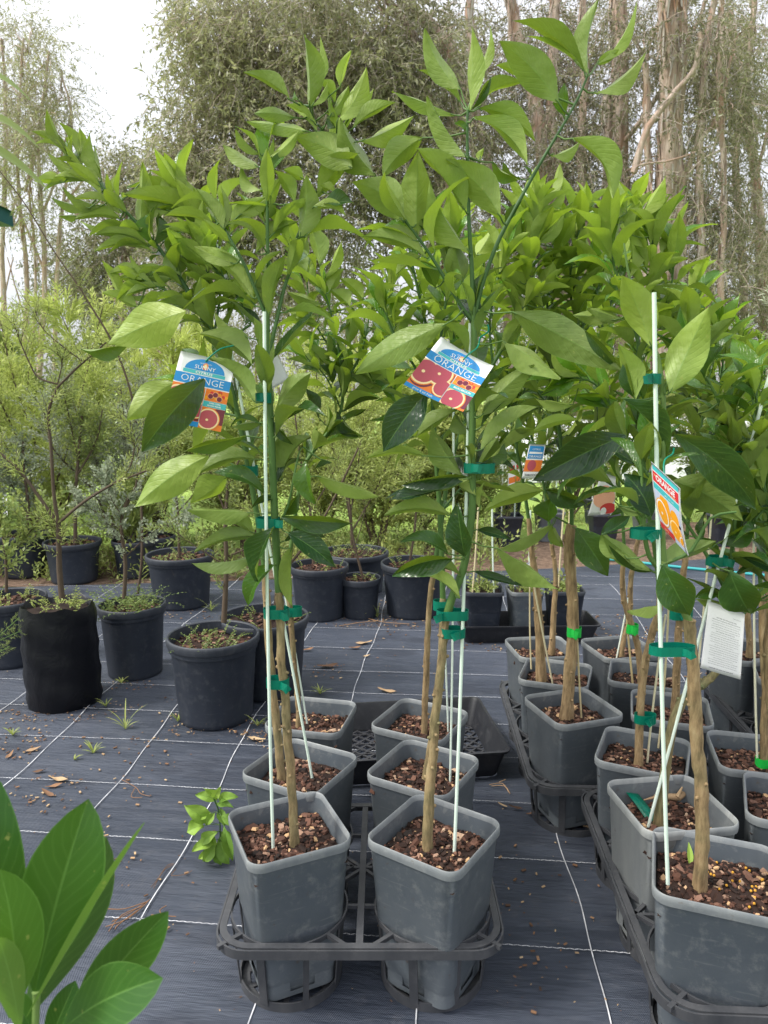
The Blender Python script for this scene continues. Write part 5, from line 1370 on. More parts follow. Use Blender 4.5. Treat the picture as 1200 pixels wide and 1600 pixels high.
def limb(b, P, r0, r1, rn, n=12, wob=.03, tone=.2, k=5):
    S = smooth_path([Vector(p) for p in P], k); m = len(S)
    S = [p + Vector((rn.uniform(-wob, wob), rn.uniform(-wob, wob), 0)) * (i / m) for i, p in enumerate(S)]
    b.tube(S, [(r0 + (r1 - r0) * i / (m - 1)) * rn.uniform(.93, 1.07) for i in range(m)], n, tone, rough=.10, rnd=rn)
    if r0 > .055:                                   # loose strips of papery bark
        for q in range(int(170 * r0 / .15)):
            i = rn.randrange(m - 1); p = S[i].lerp(S[i + 1], rn.random()); rr = (r0 + (r1 - r0) * i / m); a = rn.uniform(math.pi * .9, math.pi * 2.1); o_ = Vector((math.cos(a), math.sin(a), 0)); t_ = Vector((-math.sin(a), math.cos(a), 0))
            w0 = rn.uniform(.015, .055); L_ = rn.uniform(.12, .55); lift = rn.uniform(.01, .06); sl = rn.uniform(-.25, .25); V = []
            for j in range(4):
                u = j / 3; c = p + Vector((0, 0, -L_ * u)) + t_ * (sl * L_ * u) + o_ * (rr + .006 + lift * (u * u if q % 2 else (1 - u) ** 2)); ww = w0 * (1 - .5 * u)
                V += [tuple(c - t_ * ww / 2), tuple(c + t_ * ww / 2)]
            b.add(V, [(2 * j, 2 * j + 1, 2 * j + 3, 2 * j + 2) for j in range(3)], rn.choice((0, .1, .5, 1, 1)))
    return S
def big_tree(label, d, trunks, limbs_, blobs, seed, tone=.4, name='paperbark_tree', group='tall trees beyond the lawn', back=False, **kw):
    """trunks/limbs: sight-line polylines (px,py[,dd m]) with radii in m; blobs: (px,py,radius px,n clusters, depth spread m, tone)"""
    rn = random.Random(seed); base = PY(trunks[0][0][0][0], 650, d); T = thing(name, label, 'tree', (base.x, d, 0), 0, group)
    b = MB()
    def pp(S): return [PY(q[0], q[1], d + (q[2] if len(q) > 2 else 0)) for q in S]
    for S, r0, r1 in trunks:
        P = pp(S); g = P[0].copy(); g.z = -.1; limb(b, [g] + P if P[0].z > .2 else P, r0, r1, rn)
    b.build('trunk', M['paperbark'], T)
    if limbs_:
        b = MB()
        for S, r0, r1 in limbs_: limb(b, pp(S), r0, r1, rn, 7, .02)
        b.build('limbs', M['paperbark'], T)
    cl = []; lb_ = MB()
    for bx, by, br, cnt, dz, tn in blobs:
        ctr = PY(bx, by + br * .5, d + (dz * .6 if back else 0))
        for k in range(cnt):
            a = rn.uniform(0, 6.28); q = br * math.sqrt(rn.random()); dd = d + ((rn.uniform(.25, dz * 2) if rn.random() < .88 else rn.uniform(-1.2, -.3)) if back else rn.uniform(-dz, dz))
            cl.append((PY(bx + q * math.cos(a), by + q * math.sin(a) * .9, dd), rn.uniform(.28, .6), min(1, max(0, tn + rn.uniform(-.22, .22)))))
            if k % 2 == 0: e_ = cl[-1][0]; md = ctr.lerp(e_, .5) + Vector((rn.uniform(-.15, .15), rn.uniform(-.1, .1), rn.uniform(0, .25))); limb(lb_, [ctr, md, e_], .016 * d / 13, .006 * d / 13, rn, 4, .06, rn.uniform(.1, .9), 4)
    lb_.build('branches', M['paperbark'], T); crown(T, cl, rn, **kw); return T
# left, thin stemmed gum far away against the white sky
big_tree('thin many stemmed gum tree at the far left against the white sky', 21,
  [([(30, 640), (42, 440), (26, 250), (38, 60)], .09, .03), ([(58, 640), (70, 420), (60, 240), (76, 80)], .10, .03), ([(85, 640), (90, 400), (112, 200), (95, 110)], .08, .02), ([(12, 640), (4, 400), (10, 200), (2, 60)], .09, .03), ([(44, 640), (56, 430), (46, 300), (66, 180)], .06, .015)],
  [([(68, 330), (90, 270), (110, 180)], .04, .015), ([(40, 300), (60, 200), (75, 130)], .04, .015), ([(100, 320), (140, 270), (165, 250)], .035, .01), ([(68, 420), (30, 330), (0, 260)], .04, .015), ([(110, 340), (150, 320), (175, 290)], .03, .01)],
  [(44, 62, 40, 16, 1.5, .6), (36, 130, 52, 20, 2, .5), (66, 190, 44, 16, 2, .5), (20, 230, 55, 20, 2, .5), (92, 150, 18, 5, 1, .6), (96, 270, 24, 6, 1, .5), (20, 330, 60, 12, 1.5, .4)], 81, name='gum_tree',
  twigs=7, nl=14, L=.13, W=.026, tl=(.5, 1.0), droop=.9)
big_tree('low dark leafy tree far off between the gum and the paperbarks', 26, [([(190, 640), (195, 400), (200, 300)], .2, .05)], [([(195, 400), (170, 320), (160, 260)], .06, .02), ([(198, 380), (230, 330), (250, 300)], .06, .02)],
  [(190, 260, 40, 16, 1.5, .25), (180, 340, 70, 34, 2, .1), (200, 430, 90, 60, 2, .0), (110, 430, 60, 26, 2, .05), (235, 290, 35, 12, 1.5, .25)], 82, name='leafy_tree', twigs=11, nl=12, L=.13, W=.05, tl=(.4, .8), droop=.4)
# paperbarks
big_tree('spreading paperbark with the pale bare limb, left of the trunks', 13.5,
  [([(720, 620), (715, 520), (700, 400), (690, 250), (720, 150), (690, 60), (610, -20)], .17, .09)],
  [([(720, 160), (620, 20, -.5), (560, -60, -.5)], .075, .05), ([(715, 110), (700, 60), (622, -4)], .06, .045), ([(700, 330, -.4), (740, 250, -.4), (700, 180, -.4), (640, 120, -.4)], .03, .015),
   ([(395, 100, .2), (360, 130, .2), (322, 150, .2)], .03, .01), ([(690, 300), (560, 250), (470, 140), (395, 100)], .05, .03), ([(690, 420), (600, 380), (560, 330)], .04, .02), ([(620, 120, -.5), (560, 150, -.5), (600, 90, -.5)], .02, .01), ([(560, 250), (520, 330), (480, 420), (470, 520)], .03, .012), ([(390, 250), (380, 330), (370, 400)], .02, .01), ([(470, 140), (390, 230), (350, 300)], .025, .01)],
  [(350, 40, 78, 24, 1, .6), (345, 120, 80, 28, 1, .6), (440, 60, 95, 34, 1.4, .6), (545, 60, 95, 34, 1.4, .5), (440, 170, 90, 36, 1.2, .55), (560, 170, 90, 32, 1.2, .45), (310, 215, 60, 18, 1, .6), (360, 300, 90, 34, 1.2, .5), (470, 290, 90, 30, 1.2, .55), (660, 90, 80, 26, 1.2, .3), (640, 210, 80, 22, 1.2, .4), (305, 290, 38, 10, 1, .4), (300, 380, 80, 24, 1.2, .3), (480, 420, 100, 30, 1.2, .4), (620, 330, 90, 26, 1.2, .3)], 83,
  twigs=16, nl=13, L=.098, W=.030, tl=(.25, .65), droop=.6)
big_tree('tall paperbark with two pinkish trunks behind the middle tree', 14.5,
  [([(905, 620), (880, 400), (850, 250), (830, 130), (800, 20), (790, -60)], .15, .10), ([(975, 620), (972, 400), (968, 220), (968, 60), (962, -50)], .17, .14), ([(942, 620), (946, 420), (948, 260), (950, 150)], .13, .08), ([(862, 620), (868, 480), (878, 330), (862, 190), (866, 20), (864, -40)], .11, .08), ([(800, 620), (790, 450), (772, 300), (742, 160), (735, 20), (740, -50)], .10, .07), ([(915, 620), (918, 400), (908, 250), (915, 90), (905, -40)], .08, .06)],
  [([(968, 230), (1000, 190, -.3), (1040, 130, -.3), (1092, 30, -.3), (1110, -20, -.3)], .05, .03), ([(950, 190), (985, 110), (1010, 90)], .03, .02), ([(975, 270, -.3), (1020, 245, -.3), (1060, 240, -.3), (1105, 230, -.3)], .022, .01), ([(975, 290, -.4), (1005, 260, -.4), (1070, 245, -.4)], .015, .008)],
  [(760, 70, 90, 34, 1.2, .2), (900, 80, 80, 34, 1.3, .1), (900, 200, 80, 30, 1.3, .15), (780, 200, 80, 28, 1.2, .25), (830, 320, 100, 34, 1.2, .2), (960, 330, 80, 24, 1.2, .15), (880, 420, 100, 30, 1.2, .2), (760, 400, 90, 24, 1.2, .25)], 84, back=True,
  twigs=12, nl=16, L=.085, W=.022, tl=(.35, .8), droop=.8)
big_tree('thickest paperbark with flaking bark, its trunk forking behind the right trees', 12.5,
  [([(1030, 620), (1035, 420), (1042, 250), (1046, 120), (1042, 0), (1044, -60)], .175, .14), ([(1062, 620), (1058, 480), (1062, 330), (1056, 200), (1066, 60), (1062, -40)], .13, .09), ([(1010, 620), (1008, 430), (1014, 260), (1008, 100)], .08, .05), ([(1100, 620), (1098, 430), (1092, 280), (1100, 120), (1120, -30)], .07, .05), ([(1130, 620), (1126, 450), (1132, 300), (1124, 150), (1132, -30)], .06, .04)],
  [([(990, 270, -.4), (1012, 200, -.4), (1050, 150, -.4), (1085, 105, -.4), (1094, 50, -.4)], .055, .035), ([(1060, 330), (1082, 240), (1120, 180), (1150, 60)], .05, .02), ([(990, 270, -.5), (1000, 258, -.5), (1050, 250, -.5), (1100, 232, -.5), (1120, 222, -.5)], .02, .008)],
  [(1010, 60, 70, 20, 1.2, .2), (1120, 60, 70, 26, 1.2, .25), (1110, 170, 70, 22, 1.2, .2), (1100, 290, 80, 24, 1.2, .2), (1040, 380, 80, 20, 1.2, .15), (1150, 400, 70, 16, 1.2, .3)], 85, back=True,
  twigs=12, nl=16, L=.08, W=.022, tl=(.35, .75), droop=.7)
big_tree('slender pale barked tree at the right edge with open twigs', 16,
  [([(1200, 620), (1192, 430), (1180, 280), (1160, 150), (1140, 20)], .13, .07), ([(1165, 620), (1160, 400), (1150, 250), (1170, 100), (1180, -30)], .09, .05)],
  [([(1180, 280), (1200, 200), (1210, 120)], .04, .02), ([(1150, 250), (1110, 180), (1080, 100)], .03, .015), ([(1192, 430), (1150, 380), (1120, 350)], .03, .015)],
  [(1170, 60, 60, 22, 1.5, .3), (1180, 180, 60, 18, 1.5, .35), (1170, 330, 70, 22, 1.5, .3), (1190, 480, 60, 18, 1.5, .3), (1110, 450, 60, 14, 1.5, .3)], 86, name='gum_tree',
  twigs=8, nl=14, L=.10, W=.02, tl=(.4, .9), droop=.9)
# far mass of undergrowth that closes the view below the crowns
for (x, y, hh, n_, sd_, tn, lb) in ((-9, 22, 4.6, 46, 90, .15, 'dark thicket beyond the lawn at the left'), (-2.5, 19, 3.6, 60, 91, .3, 'brownish thicket beyond the lawn, left of the paperbarks'), (3.5, 17.5, 3.4, 60, 92, .25, 'thicket at the foot of the paperbark trunks'), (9, 18.5, 4.4, 60, 93, .2, 'thicket closing the view at the right')):
    rn = random.Random(sd_); T = thing('thicket', lb, 'thicket', (x, y, 0), 0, 'thickets beyond the lawn')
    b = MB(); cl = []
    for k in range(n_):
        px_ = x + rn.uniform(-3.8, 3.8); z = hh * rn.random() ** .8; cl.append(((px_, y + rn.uniform(-1, 1), z), rn.uniform(.4, .75), tn + rn.uniform(-.2, .25)))
    for k in range(14):
        a = x + rn.uniform(-3.6, 3.6); limb(b, [(a, y, -.1), (a + rn.uniform(-.3, .3), y, hh * .6), (a + rn.uniform(-.6, .6), y, hh * 1.1)], .05, .015, rn, 5)
    b.build('stems', M['paperbark'], T); crown(T, cl, rn, twigs=9, nl=14, L=.12, W=.032, tl=(.4, .9), droop=.6, stems=False)
# low garden wall and far track beyond the lawn (left, glimpsed between shrubs)
wl = PZ(150, 690, 0)
T = thing('garden_wall', 'low grey block wall glimpsed between the shrubs beyond the lawn', 'wall', (-6, 17.0, 0))
b = MB()
for i in range(16):
    for j in range(2): b.box((-11.5 + i * .62 + (.31 if j else 0), 17.0, .18 + j * .33), (.60, .25, .31), None, .3 + .3 * random.Random(i * 7 + j).random())
b.build('blocks', ramp_mat('concrete_block', [(0, (.20, .19, .18)), (1, (.42, .40, .38))], .9, 12, .3, (.4, .01)), T, smooth=False)
# corner of a green roofed shed at the left edge
T = thing('shed', 'corner of a shed roof with a teal gutter poking in at the left edge', 'shed', (-4.6, 6.6, 0))
tealm = ramp_mat('teal_painted_metal', [(0, (.015, .07, .085)), (1, (.03, .12, .14))], .45, 8, .15)
q0 = PY(20, 340, 8.3); b = MB(); zt = q0.z
b.box((q0.x - 1.5, 7.4, zt - .02), (3.0, 1.8, .15), None, .5); b.build('gutter', tealm, T, smooth=False)
b = MB(); b.loft([[(q0.x + .03, 6.5, zt + .05), (q0.x + .03, 8.35, zt + .05)], [(q0.x - 3.0, 6.5, zt + .45), (q0.x - 3.0, 8.35, zt + .45)]], closed=False); b.build('roof', tealm, T, smooth=False)
b = MB(); b.box((q0.x - 1.72, 7.45, zt / 2 - .05), (2.9, 1.5, zt - .1), None, .8); b.build('wall', ramp_mat('shed_wall', [(0, (.35, .35, .34)), (1, (.55, .55, .54))], .8, 6, .1), T, smooth=False)
# ================================================================ black flat tray behind the front pots
def flat_tray(name, label, c, rz, w_, l_, h, mat, group='flat black seedling trays', lattice=True):
    T = thing(name, label, 'seedling tray', c, rz, group); Mx = T.matrix_basis; g = lambda x, y, z: tuple(Mx @ Vector((x, y, z)))
    def rr(wx, ly, z, r=.03, n=4):
        L = []
        for sx, sy, a0 in ((1, 1, 0), (-1, 1, 90), (-1, -1, 180), (1, -1, 270)):
            for k in range(n + 1): a = R(a0 + 90 * k / n); L.append(g(sx * (wx / 2 - r) + r * math.cos(a), sy * (ly / 2 - r) + r * math.sin(a), z))
        return L
    b = MB(); b.loft([rr(w_ - .05, l_ - .05, .002), rr(w_, l_, h - .006), rr(w_ + .018, l_ + .018, h - .008), rr(w_ + .02, l_ + .02, h), rr(w_ + .002, l_ + .002, h + .001), rr(w_ - .008, l_ - .008, h - .01), rr(w_ - .055, l_ - .055, .006)], tone=.15)
    b.build('tray_wall', M[mat], T, sharp=35); b = MB()
    if lattice:
        n = 15; iw, il = w_ - .06, l_ - .06
        for k in range(-n, n + 1):
            for s_ in (1, -1):                     # diagonal lattice clipped to the floor
                cpt = k * (iw + il) / (2 * n); pts = []
                for t in np.linspace(-1.2, 1.2, 121):
                    x = cpt / 1.414 + t * .5 * (iw + il) / 2; y = s_ * (t * .5 * (iw + il) / 2 - cpt / 1.414)
                    if abs(x) < iw / 2 and abs(y) < il / 2: pts.append((x, y))
                if len(pts) > 2: b.bar(g(*pts[0], .006 + .0004 * (s_ > 0)), g(*pts[-1], .006 + .0004 * (s_ > 0)), .0075, .004)
        for k in range(5): y = -il / 2 + il * (k + .5) / 5; b.bar(g(-iw / 2, y, .0078), g(iw / 2, y, .0078), .006, .004)
    else: b.add([g(-w_ / 2 + .03, -l_ / 2 + .03, .005), g(w_ / 2 - .03, -l_ / 2 + .03, .005), g(w_ / 2 - .03, l_ / 2 - .03, .005), g(-w_ / 2 + .03, l_ / 2 - .03, .005)], [(0, 1, 2, 3)])
    b.build('lattice_floor' if lattice else 'tray_floor', M[mat], T, smooth=False); return T
flat_tray('flat_tray', 'empty black flat tray with a lattice floor behind the two rear middle pots', (.06, 2.50, 0), R(7), .67, .44, .105, 'black_tray')
# back tray with three small square pots
flat_tray('flat_tray', 'black flat tray of small plants behind the middle aisle', (.755, 3.80, 0), R(2), .72, .26, .10, 'black_tray', lattice=False)
def small_pot(label, x, y, side, H, mat, seed, stakes, tn=.5):
    T = thing('small_potted_plant', label, 'potted plant', (x, y, .012), R(random.Random(seed).uniform(-4, 4)), 'small plants in the back tray'); rn = random.Random(seed)
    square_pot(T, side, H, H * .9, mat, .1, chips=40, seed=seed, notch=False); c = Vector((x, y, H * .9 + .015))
    weeds(T, c, side * .4, rn, 26, (.03, .09), .018, .010, tn, 'foliage')
    St = MB(); Fn = Fine()
    for k in range(3):
        twig_leaves(Fn, St, c + Vector((rn.uniform(-.04, .04), rn.uniform(-.04, .04), 0)), (rn.uniform(-.3, .3), 0, 1), rn.uniform(.25, .42), rn, 26, .035, .014, .4, .2, .1, .8, .003)
    Fn.build('leaves', M['fine'], T); St.build('stems', M['shrub_bark'], T)
    for s_ in stakes: stake_mesh(T, Vector((x + s_, y, .2)), Vector((x + s_ * .6, y, .62 + .1 * rn.random())), .0045, rn.choice((.3, .9)))
    return T
small_pot('small staked plant in a near black square pot, left end of the back tray', .525, 3.79, .20, .26, 'dark_pot', 1, (-.06, .06))
small_pot('low leafy plant in the paler grey pot in the middle of the back tray', .745, 3.80, .175, .255, 'grey_pot', 2, (.03,))
small_pot('staked plant in the dark pot at the right end of the back tray', .955, 3.80, .19, .26, 'dark_pot', 3, (-.03, .02))
def stub_tag(label, x, y, z, s_=.10, col='white', tilt=.2, group='tags on the distant stakes'):
    c = [Vector((x - s_ / 2, y, z + s_)), Vector((x + s_ / 2, y + .01, z + s_ + tilt * s_)), Vector((x + s_ / 2, y, z + tilt * s_)), Vector((x - s_ / 2, y, z))]
    def dr(C, layer):
        p = layer('picture'); rect(p, C, .05, .4, .95, .8, .0006, TI[col])
    return tag_thing(label, c, .004, 'u', dr, None, group)
stub_tag('brown and white tag leaning in the back tray', .72, 3.70, .30, .10, 'peach', .4)
stub_tag('white label stuck in a pot at the far left edge', -2.42, 4.55, .52, .14, 'ink', 0)
# plants far down the mat at the right, with stakes and tags
rn = random.Random(99)
k = 0
FP = [(1.05, 6.2, 'dark_pot'), (1.45, 6.4, 'grey_pot'), (1.9, 6.3, 'dark_pot'), (2.35, 6.5, 'grey_pot'), (2.9, 6.2, 'dark_pot'), (3.3, 6.6, 'dark_pot'), (1.2, 7.1, 'dark_pot'), (2.1, 7.2, 'dark_pot')]
nm = ['first from the left, nearer row', 'second from the left, nearer row', 'third from the left, nearer row', 'fourth from the left, nearer row', 'fifth from the left, nearer row', 'sixth from the left, nearer row', 'left one of the farther pair', 'right one of the farther pair']
for i, (x, y, mt) in enumerate(FP):
    T = thing('small_potted_plant', 'far staked plant beyond the end of the weed mat, ' + nm[i], 'potted plant', (x, y, 0), 0, 'staked plants beyond the weed mat')
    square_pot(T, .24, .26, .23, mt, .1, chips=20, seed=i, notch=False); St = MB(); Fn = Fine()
    for q in range(5): twig_leaves(Fn, St, Vector((x + rn.uniform(-.05, .05), y, .23)), (rn.uniform(-.5, .5), rn.uniform(-.3, .3), 1), rn.uniform(.4, .8), rn, 26, .05, .02, .4, .25, .1, .8, .004)
    Fn.build('leaves', M['fine'], T); St.build('stems', M['shrub_bark'], T)
    stake_mesh(T, Vector((x - .05, y, .2)), Vector((x - .04, y, 1.0 + .2 * rn.random())), .006, .5); stake_mesh(T, Vector((x + .06, y, .2)), Vector((x + .05, y, .9 + .2 * rn.random())), .006, .1)
    stub_tag('far tag with ' + ['orange', 'teal', 'red', 'lilac'][i % 4] + ' band, plant ' + nm[i], x + .05, y - .07, .50 + .12 * (i % 3), .13, ['orange', 'teal', 'red', 'lilac'][i % 4], .3 - .1 * (i % 3))
# white plastic shade tunnel far behind the middle trees
T = thing('poly_tunnel', 'low white plastic growing tunnel glimpsed behind the middle trees', 'tunnel', (3.3, 11.5, 0))
b = MB(); L = []
for j in range(7):
    L.append([(1.6 + 4.4 * j / 6, 11.5 - 1.0 * math.cos(math.pi * k / 12), .9 * math.sin(math.pi * k / 12)) for k in range(13)])
b.loft(L, closed=False); b.build('cover', print_mat('white_plastic_film', (.75, .76, .80), .4), T)
b = MB()
for j in range(7): b.tube([(1.6 + 4.4 * j / 6, 11.5 - 1.012 * math.cos(math.pi * k / 12), .912 * math.sin(math.pi * k / 12)) for k in range(13)], .012, 5)
b.build('hoops', M['tray'], T)
# teal watering hose lying across the mat at the right
T = MB(); T.tube(smooth_path([PZ(x, y, .01) for x, y in ((935, 872), (990, 878), (1060, 886), (1130, 893), (1230, 902))], 5), .011, 7, .5)
props(T.build('watering_hose', ramp_mat('hose_rubber', [(0, (.03, .26, .27)), (1, (.06, .40, .42))], .5), None), 'teal watering hose lying across the weed mat behind the middle tray', 'hose')
# ================================================================ blurred glossy shrub at the bottom left, close to the lens
T = thing('glossy_leaved_shrub', 'large glossy dark green leaves on one shoot close to the lens, bottom left', 'shrub', (-.31, .50, 0)); rn = random.Random(7)
Lv = Leaves(); D0 = .52; qs = 300 / 1067
def fl(bx, by, tx, ty, wd, side, tone, roll=0, bow=0, dd=0, dt=0, fold=.12, px=True, curl=.05):
    B = PY(bx * qs, 1150 + by * qs, D0 + dd); T_ = PY(tx * qs, 1150 + ty * qs, D0 + dd + dt); sc_ = (D0 + dd) / F_PX * 1.05
    view = ((B + T_) / 2 - CAMV).normalized(); n = view if side == 'u' else -view; ax = (T_ - B).normalized(); sd_ = ax.cross(n).normalized(); n = n * math.cos(roll) + sd_ * math.sin(roll)
    dx, dy = tx - bx, ty - by; pl = math.hypot(dx, dy); pv = (PY((bx - dy / pl * 30) * qs, 1150 + (by + dx / pl * 30) * qs, D0 + dd) - B).normalized()
    Lv.leaf(B, T_, n, wd * qs * sc_ * 1.02, fold, bow * qs * sc_, pv, curl, rn.uniform(-.15, .15), tone, 14, .012, rn, shape=1)
fl(100, 1560, -60, 180, 330, 't', .25, .1, -60, .02, .04)
fl(195, 1420, 490, 350, 430, 't', .35, .1, -25, .0, .03, .16)
fl(120, 1600, 590, 560, 330, 'u', .05, .1, 40, .03, .05, .2)
fl(150, 1560, 805, 480, 90, 'u', .8, .9, 55, -.01, .0, .5)
fl(60, 1560, 0, 740, 330, 't', .55, .3, 30, -.02, -.01)
fl(110, 1640, -10, 1120, 170, 'u', .85, .2, 30, -.03, -.02)
fl(390, 1620, 935, 975, 300, 't', .3, .3, -35, .02, .03, .2)
fl(340, 1640, 905, 1345, 330, 't', .25, -.1, -40, -.01, -.02, .15)
fl(200, 1680, 60, 1400, 120, 't', .5, 0, 0, 0, 0)
fl(250, 1750, 420, 1360, 160, 't', .1, 0, 0, .05, .02)
Lv.build('foliage', M['magnolia'], T)
b = MB(); tp = PY(110 * qs, 1150 + 1540 * qs, D0); ba = Vector((T.location.x, T.location.y, .22))
b.tube(smooth_path([ba, ba.lerp(tp, .5) + Vector((.01, 0, 0)), tp], 4), [.007] * 8 + [.005], 8, .8); b.tube(smooth_path([ba.lerp(tp, .75), PY(200 * qs, 1150 + 1560 * qs, D0), PY(198 * qs, 1150 + 1420 * qs, D0)], 4), .003, 7, .9)
b.tube(smooth_path([ba.lerp(tp, .8), PY(330 * qs, 1150 + 1680 * qs, D0), PY(390 * qs, 1150 + 1620 * qs, D0 + .02)], 3), .003, 7, .7)
b.build('stem', M['green_stem'], T)
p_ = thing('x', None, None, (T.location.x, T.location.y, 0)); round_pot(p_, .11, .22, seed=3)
for c_ in list(p_.children): c_.parent = T
bpy.data.objects.remove(p_)
# drooping long blades at the upper left, very near the lens
T = thing('strappy_leaved_plant', 'blurred long narrow leaves arching in from the upper left edge', 'plant', (-.62, .42, 0)); Lv = Leaves(); rn = random.Random(8); D1_ = .8
for a, m_, c_, wd in (((-60, 110), (-10, 140), (50, 160), 14), ((-60, 175), (0, 200), (62, 232), 16), ((-80, 210), (0, 255), (78, 300), 15)):
    P0, P1, P2 = PY(*a, D1_), PY(*m_, D1_), PY(*c_, D1_ + .03)
    Lv.leaf(P0, P2, Vector((0, -.6, .8)), wd / F_PX * D1_ * 1.6, .2, -.008, Vector((0, 0, -1)), .04, 0, .35, 10, 0, rn)
    e_ = P0; 
Lv.build('foliage', M['fine'], T); b = MB()
for a in ((-60, 110), (-60, 175), (-80, 210)):
    P0 = PY(*a, D1_); b.tube(smooth_path([Vector((-.62, .42, .0)), Vector((-.66, .55, .9)), P0 + Vector((-.02, -.03, -.05)), P0 + Vector((.002, 0, 0))], 5), [.005 - .0002 * i for i in range(16)], 6, .5)
b.build('stems', M['green_stem'], T)
# sprig of feathery leaf at the left edge by the pot
T = thing('feathery_sprig', 'pale green feathery sprig reaching in at the left edge beside the pots', 'plant', tuple(PZ(-40, 1120, 0))); d = T.location.y; St = MB(); Fn = Fine(); rn = random.Random(9)
for (x0, y0, x1, y1) in ((-40, 1040, 30, 965), (-45, 1030, 34, 985), (-40, 1050, 15, 1010)):
    A_, B_ = PY(x0, y0, d), PY(x1, y1, d - .03); S = smooth_path([A_, A_.lerp(B_, .5) + Vector((0, 0, .01)), B_], 5); St.tube(S, .0016, 5, .7)
    for i in range(2, len(S) - 1):
        for s_ in (1, -1):
            dd = (S[i + 1] - S[i]).normalized(); twig_leaves(Fn, St, S[i], dd + Vector((-dd.z, 0, dd.x)) * s_ * .8, .03, rn, 9, .014, .0025, .45, .1, 0, .6, .0006)
St.tube(smooth_path([Vector(T.location), PY(-60, 1080, d), PY(-40, 1045, d)], 3), .003, 6, .6); St.build('stems', M['green_stem'], T); Fn.build('foliage', M['fine'], T)
# ================================================================ weeds on the mat
T = thing('weed_clump', 'bright leafy weed clump growing beside the left front pot', 'weed', tuple(PZ(338, 1345, 0))); d = T.location.y; Lv = Leaves(); St = MB(); rn = random.Random(10)
ms = smooth_path([PY(340, 1348, d), PY(344, 1310, d), PY(342, 1270, d), PY(334, 1248, d)], 4); St.tube(ms, .0022, 6, .2)
WL = '''325 1285 288 1258 60 1
318 1290 292 1300 55 1
340 1250 305 1242 40 1
338 1248 318 1232 34 1
336 1245 345 1228 32 1
342 1250 372 1245 40 1
340 1255 365 1262 34 0
345 1275 372 1290 40 0
340 1300 312 1318 44 1
342 1310 358 1350 52 0
345 1300 362 1318 44 0
335 1315 300 1330 48 1
338 1320 318 1346 46 1
340 1325 345 1352 40 0
330 1300 335 1330 44 1
350 1290 364 1345 44 0
336 1270 322 1290 34 1
345 1262 352 1290 36 0
338 1330 310 1342 40 1
330 1270 300 1280 40 1'''
for ln in WL.splitlines():
    bx, by, tx, ty, wd, k = [float(v) for v in ln.split()]; B = PY(bx, by, d + rn.uniform(-.02, .02)); T_ = PY(tx, ty, B.y + rn.uniform(-.03, .01)); n = Vector((rn.uniform(-.4, .4), -.7, .8))
    Lv.leaf(B, T_, n, wd * .52 * d / F_PX, rn.uniform(.3, .7), 0, None, .16, rn.uniform(-.6, .6), (.8 if k else .35) + rn.uniform(-.25, .2), 7, .12, rn)
    q = min(ms, key=lambda s_: (s_ - B).length); St.tube([q, q.lerp(B, .6) + Vector((0, 0, .003)), B], .0008, 4, .7)
Lv.build('foliage', M['weed'], T); St.build('stems', M['green_stem'], T)
def grass_tuft(label, px, py, blades, rn, name='grass_tuft', wpx=40, hpx=36):
    T = thing(name, label, 'grass tuft', tuple(PZ(px, py, 0)), 0, 'weeds sprouting on the weed mat'); Lv = Leaves(); c = T.location
    for k in range(blades):
        a = rn.uniform(0, 6.28); s_ = c.y / F_PX; L = s_ * hpx * rn.uniform(.5, 1.1); tip = c + Vector((math.cos(a) * L * .8, math.sin(a) * L * .6, L * rn.uniform(.3, .9)))
        Lv.leaf(c + Vector((0, 0, .001)), tip, Vector((0, 0, 1)), .005, .3, 0, None, .12, 0, rn.uniform(.4, .9), 5, 0, rn)
    Lv.build('blades', M['fine'], T)
rn = random.Random(11)
for lb, x, y, nb, hp in (('grass tuft with upright blades between the grow bag and the front round pot', 196, 1140, 9, 44), ('spreading pale grass tuft on the mat left of the aisle', 146, 1178, 12, 30), ('tiny grass tuft left of the spreading one', 116, 1188, 6, 18), ('grass tuft at the foot of the grow bag right side', 166, 1105, 14, 22), ('sprigs at the foot of the front round pot, right side', 402, 1135, 12, 26), ('sprigs at the foot of the front round pot, left side', 278, 1128, 10, 22), ('creeping sprigs on the mat right of the wide black pot', 500, 1085, 14, 26), ('weed at the foot of the small round pot', 567, 968, 12, 26), ('weed sprig by the back tray corner', 733, 1000, 8, 24), ('weeds between the back pots', 590, 965, 10, 30), ('weeds at the foot of the broad black pot', 330, 955, 12, 30), ('weeds at the foot of the weedy pot', 190, 1068, 10, 20), ('sprigs at the left edge of the mat', 20, 1150, 12, 24)):
    grass_tuft(lb, x, y, nb, rn, hpx=hp)
